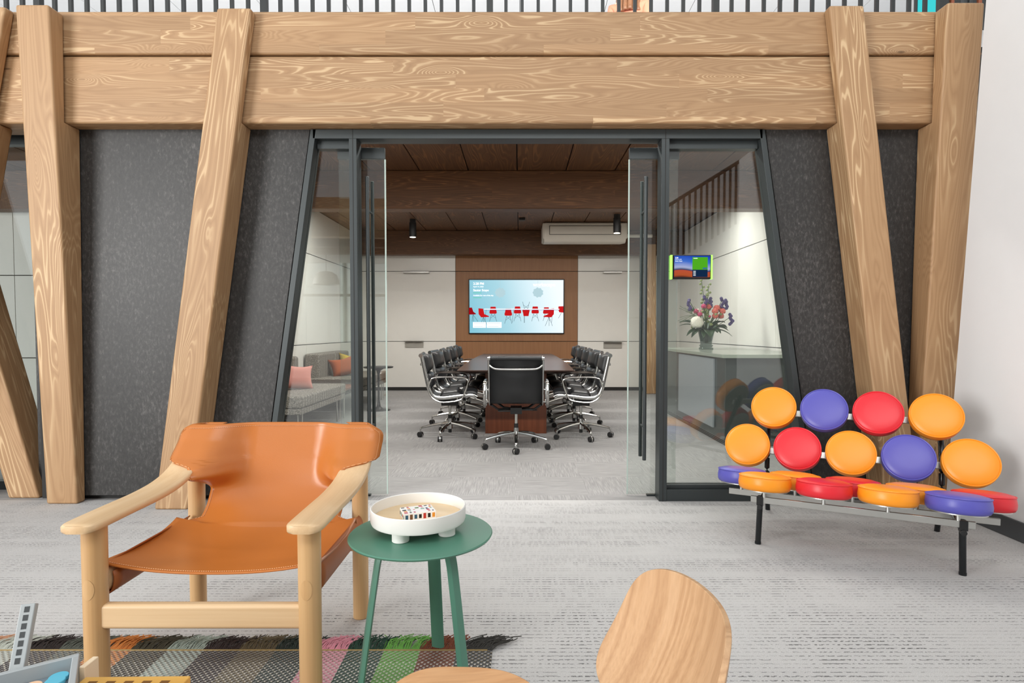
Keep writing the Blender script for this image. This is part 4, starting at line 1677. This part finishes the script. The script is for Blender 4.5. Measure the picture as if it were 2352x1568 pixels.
M['marble'] = marble()
boxobj('body', 'desk_dark', -0.45, 0.45, -1.25, 1.1, 0.06, 0.86, t, 0.004)
boxobj('plinth', 'black', -0.42, 0.42, -1.22, 1.07, 0.0, 0.06, t)
boxobj('front_panel', 'desk_grey', -0.47, -0.45, -0.95, 0.35, 0.14, 0.84, t, 0.003)
boxobj('countertop', 'desk_top', -0.49, 0.49, -1.29, 1.12, 0.86, 0.895, t, 0.004)
for k in range(3):
    boxobj('plinth_groove', 'steel', -0.423, -0.421, -1.22, 1.07, 0.012 + k * 0.016, 0.016 + k * 0.016, t)
t = thing('marble_cabinet', 'low white marble fronted cabinet beyond the dark reception desk', 'cabinet', (2.60, 9.05, 0))
boxobj('plinth', 'black', -0.12, 0.36, -0.93, 0.93, 0.0, 0.07, t)
boxobj('marble_front', 'marble', -0.16, -0.12, -0.95, 0.95, 0.06, 0.66, t, 0.004)
boxobj('carcass', 'desk_grey', -0.12, 0.38, -0.95, 0.95, 0.07, 0.66, t, 0.004)

VX, VY, VZ = 2.33, 7.35, 0.8955
M['smoke_glass'] = glass_mat('smoky_vase_glass', (0.50, 0.56, 0.54), 0.08, 0.8)
bm = B()
lathe(bm, [(0, 0), (0.085, 0), (0.09, 0.01), (0.072, 0.03), (0.085, 0.045), (0.07, 0.06), (0.075, 0.10), (0.095, 0.20), (0.10, 0.26), (0.094, 0.26), (0.066, 0.10), (0.0, 0.065)], 20)
o = tag(finish(bm, 'glass_vase', 'smoke_glass', ang=20), 'smoky ribbed glass vase holding tall mixed flowers on the desk', 'vase')
o.location = (VX, VY, VZ)
fl = thing('flower_bouquet', 'tall mixed bouquet with salmon roses, white hydrangea and green spires', 'flowers', (VX, VY, VZ + 0.09))
random.seed(7)
M['stem_green'] = plain('stem_green', (70, 96, 50), 0.6)
M['leaf_dark'] = plain('dark_leaf', (46, 72, 44), 0.45)
M['leaf_pale'] = plain('pale_bell_green', (140, 154, 96), 0.6)
FLC = {'salmon': (226, 112, 96), 'pink': (206, 70, 116), 'white': (238, 234, 220), 'violet': (78, 66, 120)}
for k, c in FLC.items():
    M['petal_' + k] = plain('petal_' + k, c, 0.7, var=0.15, sc=60)


def blossom(c, r, n, mat, name):
    bm = B()
    for i in range(n):
        th = math.acos(1 - 1.7 * (i + 0.5) / n)
        ph = i * 2.399
        d = Vector((math.sin(th) * math.cos(ph), math.sin(th) * math.sin(ph), math.cos(th)))
        m = Matrix.Translation(Vector(c) + d * r * 0.55) @ d.to_track_quat('Z', 'Y').to_matrix().to_4x4() @ Matrix.Rotation(i * 0.9, 4, 'Z') @ Matrix.Diagonal((r * 0.52, r * 0.36, r * 0.40, 1))
        g = bmesh.ops.create_icosphere(bm, subdivisions=2, radius=1.0)
        bmesh.ops.transform(bm, matrix=m, verts=g['verts'])
    return finish(bm, name, mat, fl, ang=80)


def stalk(tip, r=0.004, name='stem'):
    bm = B()
    tip = Vector(tip)
    tube(bm, smooth_path([(tip.x * 0.05, tip.y * 0.05, -0.015), (tip.x * 0.25, tip.y * 0.25, tip.z * 0.45), tuple(tip)], 4), r, 6)
    return finish(bm, name, 'stem_green', fl)


for tip in ((-0.03, 0.0, 0.42), (0.05, -0.05, 0.40), (0.10, 0.02, 0.40), (0.02, -0.08, 0.36), (0.13, -0.03, 0.36), (0.12, 0.0, 0.30), (0.03, -0.06, 0.30)):
    tip = (tip[0] + 0.06, tip[1], tip[2] + 0.02)
    stalk(tip)
    blossom(tip, 0.042, 16, 'petal_salmon', 'rose')
for tip in ((-0.10, -0.06, 0.34), (-0.05, -0.05, 0.44), (-0.13, 0.0, 0.38)):
    stalk(tip)
    blossom(tip, 0.035, 14, 'petal_pink', 'pink_flower')
blossom((-0.14, -0.07, 0.24), 0.085, 90, 'petal_white', 'hydrangea')
stalk((-0.14, -0.07, 0.24))
for tip in ((-0.07, 0.0, 0.80), (0.03, 0.02, 0.72), (-0.01, 0.0, 0.60)):
    stalk(tip)
    bm = B()
    for i in range(13):
        k = 0.42 + 0.58 * i / 12
        a = i * 2.1
        c = Vector((tip[0] * k, tip[1] * k, tip[2] * k)) + Vector((math.cos(a), math.sin(a), 0)) * 0.022
        g = bmesh.ops.create_icosphere(bm, subdivisions=2, radius=0.021 - 0.006 * i / 12)
        bmesh.ops.translate(bm, verts=g['verts'], vec=c)
    finish(bm, 'bell_spire', 'leaf_pale', fl)
for tip in ((-0.21, 0.0, 0.50), (-0.03, -0.04, 0.54), (0.05, 0.0, 0.52), (0.19, -0.02, 0.52), (0.24, 0.0, 0.50), (0.30, -0.04, 0.32)):
    stalk(tip)
    bm = B()
    for i in range(7):
        c = Vector(tip) + Vector((random.uniform(-.02, .02), random.uniform(-.02, .02), -0.10 + i * 0.02))
        g = bmesh.ops.create_icosphere(bm, subdivisions=2, radius=0.021)
        bmesh.ops.translate(bm, verts=g['verts'], vec=c)
    finish(bm, 'iris', 'petal_violet', fl)
for k in range(16):
    a = R(k * 360 / 16 + random.uniform(-8, 8))
    L = random.uniform(0.20, 0.36)
    z1 = random.uniform(-0.02, 0.20)
    d = Vector((math.cos(a), math.sin(a), 0))
    sd = Vector((-d.y, d.x, 0))
    bm = B()
    wv = random.uniform(0.04, 0.075)

    def leaf(p, q, d=d, sd=sd, L=L, z1=z1, wv=wv):
        w_ = math.sin(PI * min(1, p * 0.97 + 0.02)) ** 0.8 * wv
        return d * (0.03 + L * p) + sd * (2 * q - 1) * w_ + Vector((0, 0, 0.12 + (z1 - 0.05) * p + 0.10 * p * (1 - p) * 2 + abs(2 * q - 1) * w_ * 0.3))
    grid(bm, leaf, 8, 4)
    finish(bm, 'leaf', 'leaf_dark', fl, solid=0.0015)
for k in range(14):
    a = random.uniform(0, 2 * PI)
    q = random.uniform(0.08, 0.20)
    blossom((q * math.cos(a), q * math.sin(a), random.uniform(0.16, 0.40)), random.uniform(0.016, 0.026), 10, random.choice(['petal_white', 'leaf_pale', 'petal_pink', 'leaf_dark', 'leaf_pale']), 'filler_flower')
for k in range(22):
    a = R(random.uniform(100, 260))
    d = Vector((math.cos(a), math.sin(a) * 0.6, 0))
    bm = B()
    tube(bm, smooth_path([(0, 0, 0.1), tuple(d * 0.15 + Vector((0, 0, 0.32))), tuple(d * random.uniform(.24, .36) + Vector((0, 0, random.uniform(.22, .48))))], 5), 0.0022, 4)
    finish(bm, 'grass_blade', 'stem_green', fl)

# ---- booking tablet on the right sidelight
c = at(1594, 611, 3.83)
tp = thing('booking_tablet', 'small booking tablet with green light bars on the glass', 'tablet', (c.x, 3.907, c.z))
TW, THh = 0.278, 0.158
boxobj('housing', 'screen_black', -TW / 2 + 0.012, TW / 2 - 0.012, -0.028, 0.0, -THh / 2, THh / 2, tp, 0.004)
M['green_glow'] = emit('green_led', (150, 255, 90), 2.2)
for sx in (-1, 1):
    boxobj('light_bar', 'green_glow', sx * (TW / 2 - 0.007) - 0.006, sx * (TW / 2 - 0.007) + 0.006, -0.026, 0.0, -THh / 2, THh / 2, tp, 0.002)


def tab_mat():
    t = NT('tablet_picture')
    v, x, y, z = t.obj()
    zz = t.math('ADD', t.math('MULTIPLY', z, 6.6), 0.5)
    hill = t.math('ADD', zz, t.math('MULTIPLY', t.math('SINE', t.math('MULTIPLY', x, 22.0)), 0.06))
    c = t.ramp(hill, [(0.0, srgb((70, 40, 40))), (0.10, srgb((190, 90, 50))), (0.30, srgb((200, 90, 60))), (0.34, srgb((50, 60, 100))), (0.44, srgb((180, 190, 230))), (0.70, srgb((70, 120, 220))), (1.0, srgb((30, 70, 190)))])
    e = t.n('Emission')
    t.put(e.inputs[0], c)
    e.inputs[1].default_value = 0.8
    t.t.links.new(e.outputs[0], t.out.inputs[0])
    return t.m


boxobj('picture', tab_mat(), -TW / 2 + 0.024, TW / 2 - 0.018, -0.0285, -0.027, -THh / 2 + 0.012, THh / 2 - 0.006, tp, smooth=False)
boxobj('green_panel', emit('tablet_green', (90, 190, 40), 0.75), 0.004, 0.104, -0.0292, -0.0285, -0.018, 0.064, tp, smooth=False)
boxobj('dark_panel', emit('tablet_dark', (30, 60, 100), 0.5), 0.004, 0.104, -0.0292, -0.0285, -0.066, -0.018, tp, smooth=False)
boxobj('button', emit('tablet_button', (60, 120, 160), 0.8), 0.072, 0.100, -0.0296, -0.0292, -0.014, -0.004, tp, smooth=False)
for k in range(4):
    boxobj('list_line', E_['w'], 0.010, 0.026, -0.0296, -0.0292, -0.030 - k * 0.009, -0.027 - k * 0.009, tp, smooth=False)
for body, x, z, h in (('2:28', -0.110, 0.056, 0.0085), ('Friday April 14, 2023', -0.110, 0.048, 0.0036), ('Sauter Scape', -0.110, 0.036, 0.0065), ('Available', 0.010, 0.054, 0.0055)):
    text_mesh(body, h / 0.72, E_['w'], 'tablet_text', tp, (x, -0.0299, z), bold=0.0002)

# ================================================================== REST OF THE LOBBY (seen in the glass) AND UPPER FLOOR
wb = struct(boxobj('wall_lobby_back', 'white_wall', -8.6, 8.6, -6.4, -6.25, 0.0, 0.85), 'white window wall of the lobby behind the camera')
boxobj('wall_head', 'white_wall', -8.6, 8.6, -6.4, -6.25, 2.75, 6.0, wb)
for i in range(13):
    x = -8.4 + i * 1.4
    boxobj('mullion', 'rail', x - 0.04, x + 0.04, -6.36, -6.28, 0.85, 2.75, wb)
    if i < 12:
        boxobj('pane', 'glass', x + 0.04, x + 1.36, -6.325, -6.315, 0.85, 2.75, wb, smooth=False)
boxobj('transom', 'rail', -8.6, 8.6, -6.35, -6.29, 1.95, 2.01, wb)
cl = struct(boxobj('ceiling_lobby', 'plank_dark', -5.0, 1.2, -6.25, -2.9, 3.0, 3.06), 'wooden ceiling under the rear gallery of the lobby')
boxobj('edge_beam', 'beam', -5.0, 1.2, -2.9, -2.7, 2.8, 3.5, cl, 0.012)
for y in (-4.0, -5.1):
    boxobj('cross_beam', 'beam_dark', -5.0, 1.2, y - 0.1, y + 0.1, 2.8, 3.0, cl)
t = thing('pendant_lamp', 'grey dome pendant lamp over the rear lounge of the lobby', 'lamp', (-3.75, -3.6, 0))
bm = B()
lathe(bm, [(0.02, 2.28), (0.12, 2.26), (0.20, 2.20), (0.245, 2.10), (0.25, 2.02), (0.24, 2.02), (0.19, 2.19), (0.0, 2.25)], 40)
finish(bm, 'shade', plain('grey_lamp_shade', (120, 120, 116), 0.5), t)
bm = B()
cyl(bm, (0, 0, 2.27), (0, 0, 3.0), 0.006, seg=8)
finish(bm, 'cord', 'black', t)
for k, lab in enumerate(('outer linear lamp under the rear gallery', 'inner linear lamp under the rear gallery')):
    t = thing('linear_light', lab, 'lamp', (-3.6, -3.3 - k * 0.25, 2.99))
    boxobj('housing', 'black', -0.9, 0.9, -0.03, 0.03, -0.05, 0, t)
    boxobj('diffuser', 'lamp_disc', -0.88, 0.88, -0.02, 0.02, -0.053, -0.05, t)
# timber post and stair on the other side
t = thing('staircase', 'white stair with dark slatted guard behind the camera', 'stairs', (2.2, -1.6, 0))
bm = B()
prism(bm, [(0.0, 1.35), (3.9, 3.75), (3.9, 4.45), (0.0, 2.05)], 'Y', -0.06, 0.0)
finish(bm, 'stringer', 'white_wall', t)
bm = B()
prism(bm, [(0.0, 1.35), (3.9, 3.75), (3.9, 4.45), (0.0, 2.05)], 'Y', -1.36, -1.30)
finish(bm, 'stringer', 'white_wall', t)
for i in range(14):
    boxobj('tread', 'oak_x', 0.15 + i * 0.265, 0.46 + i * 0.265, -1.30, -0.06, 1.62 + i * 0.163, 1.66 + i * 0.163, t)
for i in range(42):
    x = 0.05 + i * 0.092
    z = 2.05 + x * 0.6154
    boxobj('slat', 'rail', x - 0.016, x + 0.016, -0.045, -0.015, z, z + 0.95, t, smooth=False)
bm = B()
tube(bm, [(0, -0.03, 3.02), (3.9, -0.03, 3.02 + 2.4)], 0.03, 10)
finish(bm, 'handrail', 'rail', t)
boxobj('landing', 'white_wall', -1.3, 0.15, -1.36, 0.0, 1.35, 1.62, t)
for px in (-1.2, 0.0):
    boxobj('support_post', 'post', px, px + 0.16, -0.9, -0.74, 0.0, 1.36, t)
sw = struct(boxobj('wall_stair', 'white_wall', 1.6, 8.6, -4.2, -4.1, 0.0, 6.0), 'white wall behind the stair')
tag(boxobj('timber_column', 'post', 5.4, 5.65, -0.6, -0.35, 0, 6.0, None, 0.012), 'square timber column beside the stair behind the camera', 'post')

# ---- person on the upper floor, back to the railing
M['skin'] = plain('skin', (222, 176, 150), 0.5)
M['peach'] = plain('peach_cloth', (222, 132, 104), 0.8)
M['hair'] = plain('brown_hair', (128, 88, 60), 0.5, var=0.3, sc=30)
M['denim'] = plain('dark_trousers', (52, 56, 68), 0.8)
PXx = (1441 - CX) * 6.25 / F
pe = thing('person', 'person with long brown hair and peach top behind the railing', 'person', (PXx, 6.25, ZM), R(-18))


def skin_mesh(name, mat, joints, edges, parent, sub=2):
    me = bpy.data.meshes.new(name)
    me.from_pydata([j[0] for j in joints], edges, [])
    o = bpy.data.objects.new(name, me)
    COL.objects.link(o)
    o.parent = parent
    md = o.modifiers.new('skin', 'SKIN')
    md.use_smooth_shade = True
    for v, j in zip(me.skin_vertices[0].data, joints):
        r = j[1]
        v.radius = (r, r) if not isinstance(r, tuple) else r
    me.skin_vertices[0].data[0].use_root = True
    s2 = o.modifiers.new('sub', 'SUBSURF')
    s2.levels = s2.render_levels = sub
    me.materials.append(M[mat])
    return o


J = [((0, 0, 0.94), (0.155, 0.11)), ((0, 0, 1.12), (0.13, 0.09)), ((0, 0, 1.30), (0.16, 0.10)), ((0, 0, 1.40), (0.11, 0.075)), ((0, 0.0, 1.47), 0.052), ((0, 0.012, 1.53), 0.058), ((0, 0.02, 1.60), 0.086), ((0, 0.015, 1.66), 0.07),
     ((0.17, 0, 1.375), 0.055), ((0.21, 0.0, 1.12), 0.042), ((0.20, 0.16, 0.98), 0.033), ((0.19, 0.24, 0.96), 0.03),
     ((-0.17, 0, 1.375), 0.055), ((-0.21, 0.0, 1.12), 0.042), ((-0.20, 0.16, 0.98), 0.033), ((-0.19, 0.24, 0.96), 0.03),
     ((0.09, 0, 0.86), 0.085), ((0.09, 0.01, 0.48), 0.058), ((0.09, -0.01, 0.09), 0.04), ((0.09, 0.14, 0.035), 0.033),
     ((-0.09, 0, 0.86), 0.085), ((-0.09, 0.01, 0.48), 0.058), ((-0.09, -0.01, 0.09), 0.04), ((-0.09, 0.14, 0.035), 0.033)]
EJ = [(0, 1), (1, 2), (2, 3), (3, 4), (4, 5), (5, 6), (6, 7), (3, 8), (8, 9), (9, 10), (10, 11), (3, 12), (12, 13), (13, 14), (14, 15), (0, 16), (16, 17), (17, 18), (18, 19), (0, 20), (20, 21), (21, 22), (22, 23)]
skin_mesh('body', 'skin', J, EJ, pe)
g = 0.014
JT = [(j[0], (j[1][0] + g, j[1][1] + g) if isinstance(j[1], tuple) else j[1] + g) for j in J]
keep = [0, 1, 2, 3, 8, 9, 10, 12, 13, 14]
mp = {k: i for i, k in enumerate(keep)}
skin_mesh('blouse', 'peach', [JT[k] for k in keep], [(mp[a], mp[b]) for a, b in EJ if a in mp and b in mp], pe)
keep = [0, 16, 17, 18, 20, 21, 22]
mp = {k: i for i, k in enumerate(keep)}
skin_mesh('trousers', 'denim', [JT[k] for k in keep], [(mp[a], mp[b]) for a, b in EJ if a in mp and b in mp], pe)
bm = B()
random.seed(3)


def hair_fn(a, b):
    th = R(-205 + 230 * a)                          # around the back of the head
    z = 1.715 - 0.43 * b
    r = 0.115 * math.sin(min(1, b * 5.0 + 0.12) * PI / 2) + 0.012 * math.sin(a * 60)
    drop = max(0, b - 0.35)
    return Vector((r * 1.02 * math.cos(th), 0.02 + (r + 0.03 * drop) * math.sin(th) - 0.05 * drop, z))


grid(bm, hair_fn, 60, 18)
finish(bm, 'hair', 'hair', pe, solid=0.02, ang=80)

# ---- upper-floor screen and dark slatted wall seen over the beam
c = at(2133, 4, 6.6)
t = thing('upper_screen', 'bright teal screen on the upper floor near the white wall', 'screen', (c.x, 6.6, c.z - 0.14))
boxobj('casing', 'screen_black', -0.13, 0.17, 0, 0.05, 0, 0.45, t)
boxobj('picture', emit('teal_screen', (70, 220, 225), 0.9), -0.12, 0.10, -0.004, 0, 0.02, 0.43, t, smooth=False)
boxobj('stand', 'black', -0.02, 0.02, 0.01, 0.04, -(c.z - 0.14 - ZM), 0.0, t)
t = thing('slatted_screen', 'dark slatted screen on the upper floor beside the teal display', 'screen', (at(2160, 10, 6.9).x, 6.9, ZM))
boxobj('backing', 'rail', 0, 0.95, 0.03, 0.05, 0, 2.1, t)
for i in range(9):
    boxobj('slat', 'mahogany' if i % 3 == 1 else 'rail', 0.02 + i * 0.105, 0.06 + i * 0.105, 0, 0.03, 0, 2.1, t, smooth=False)
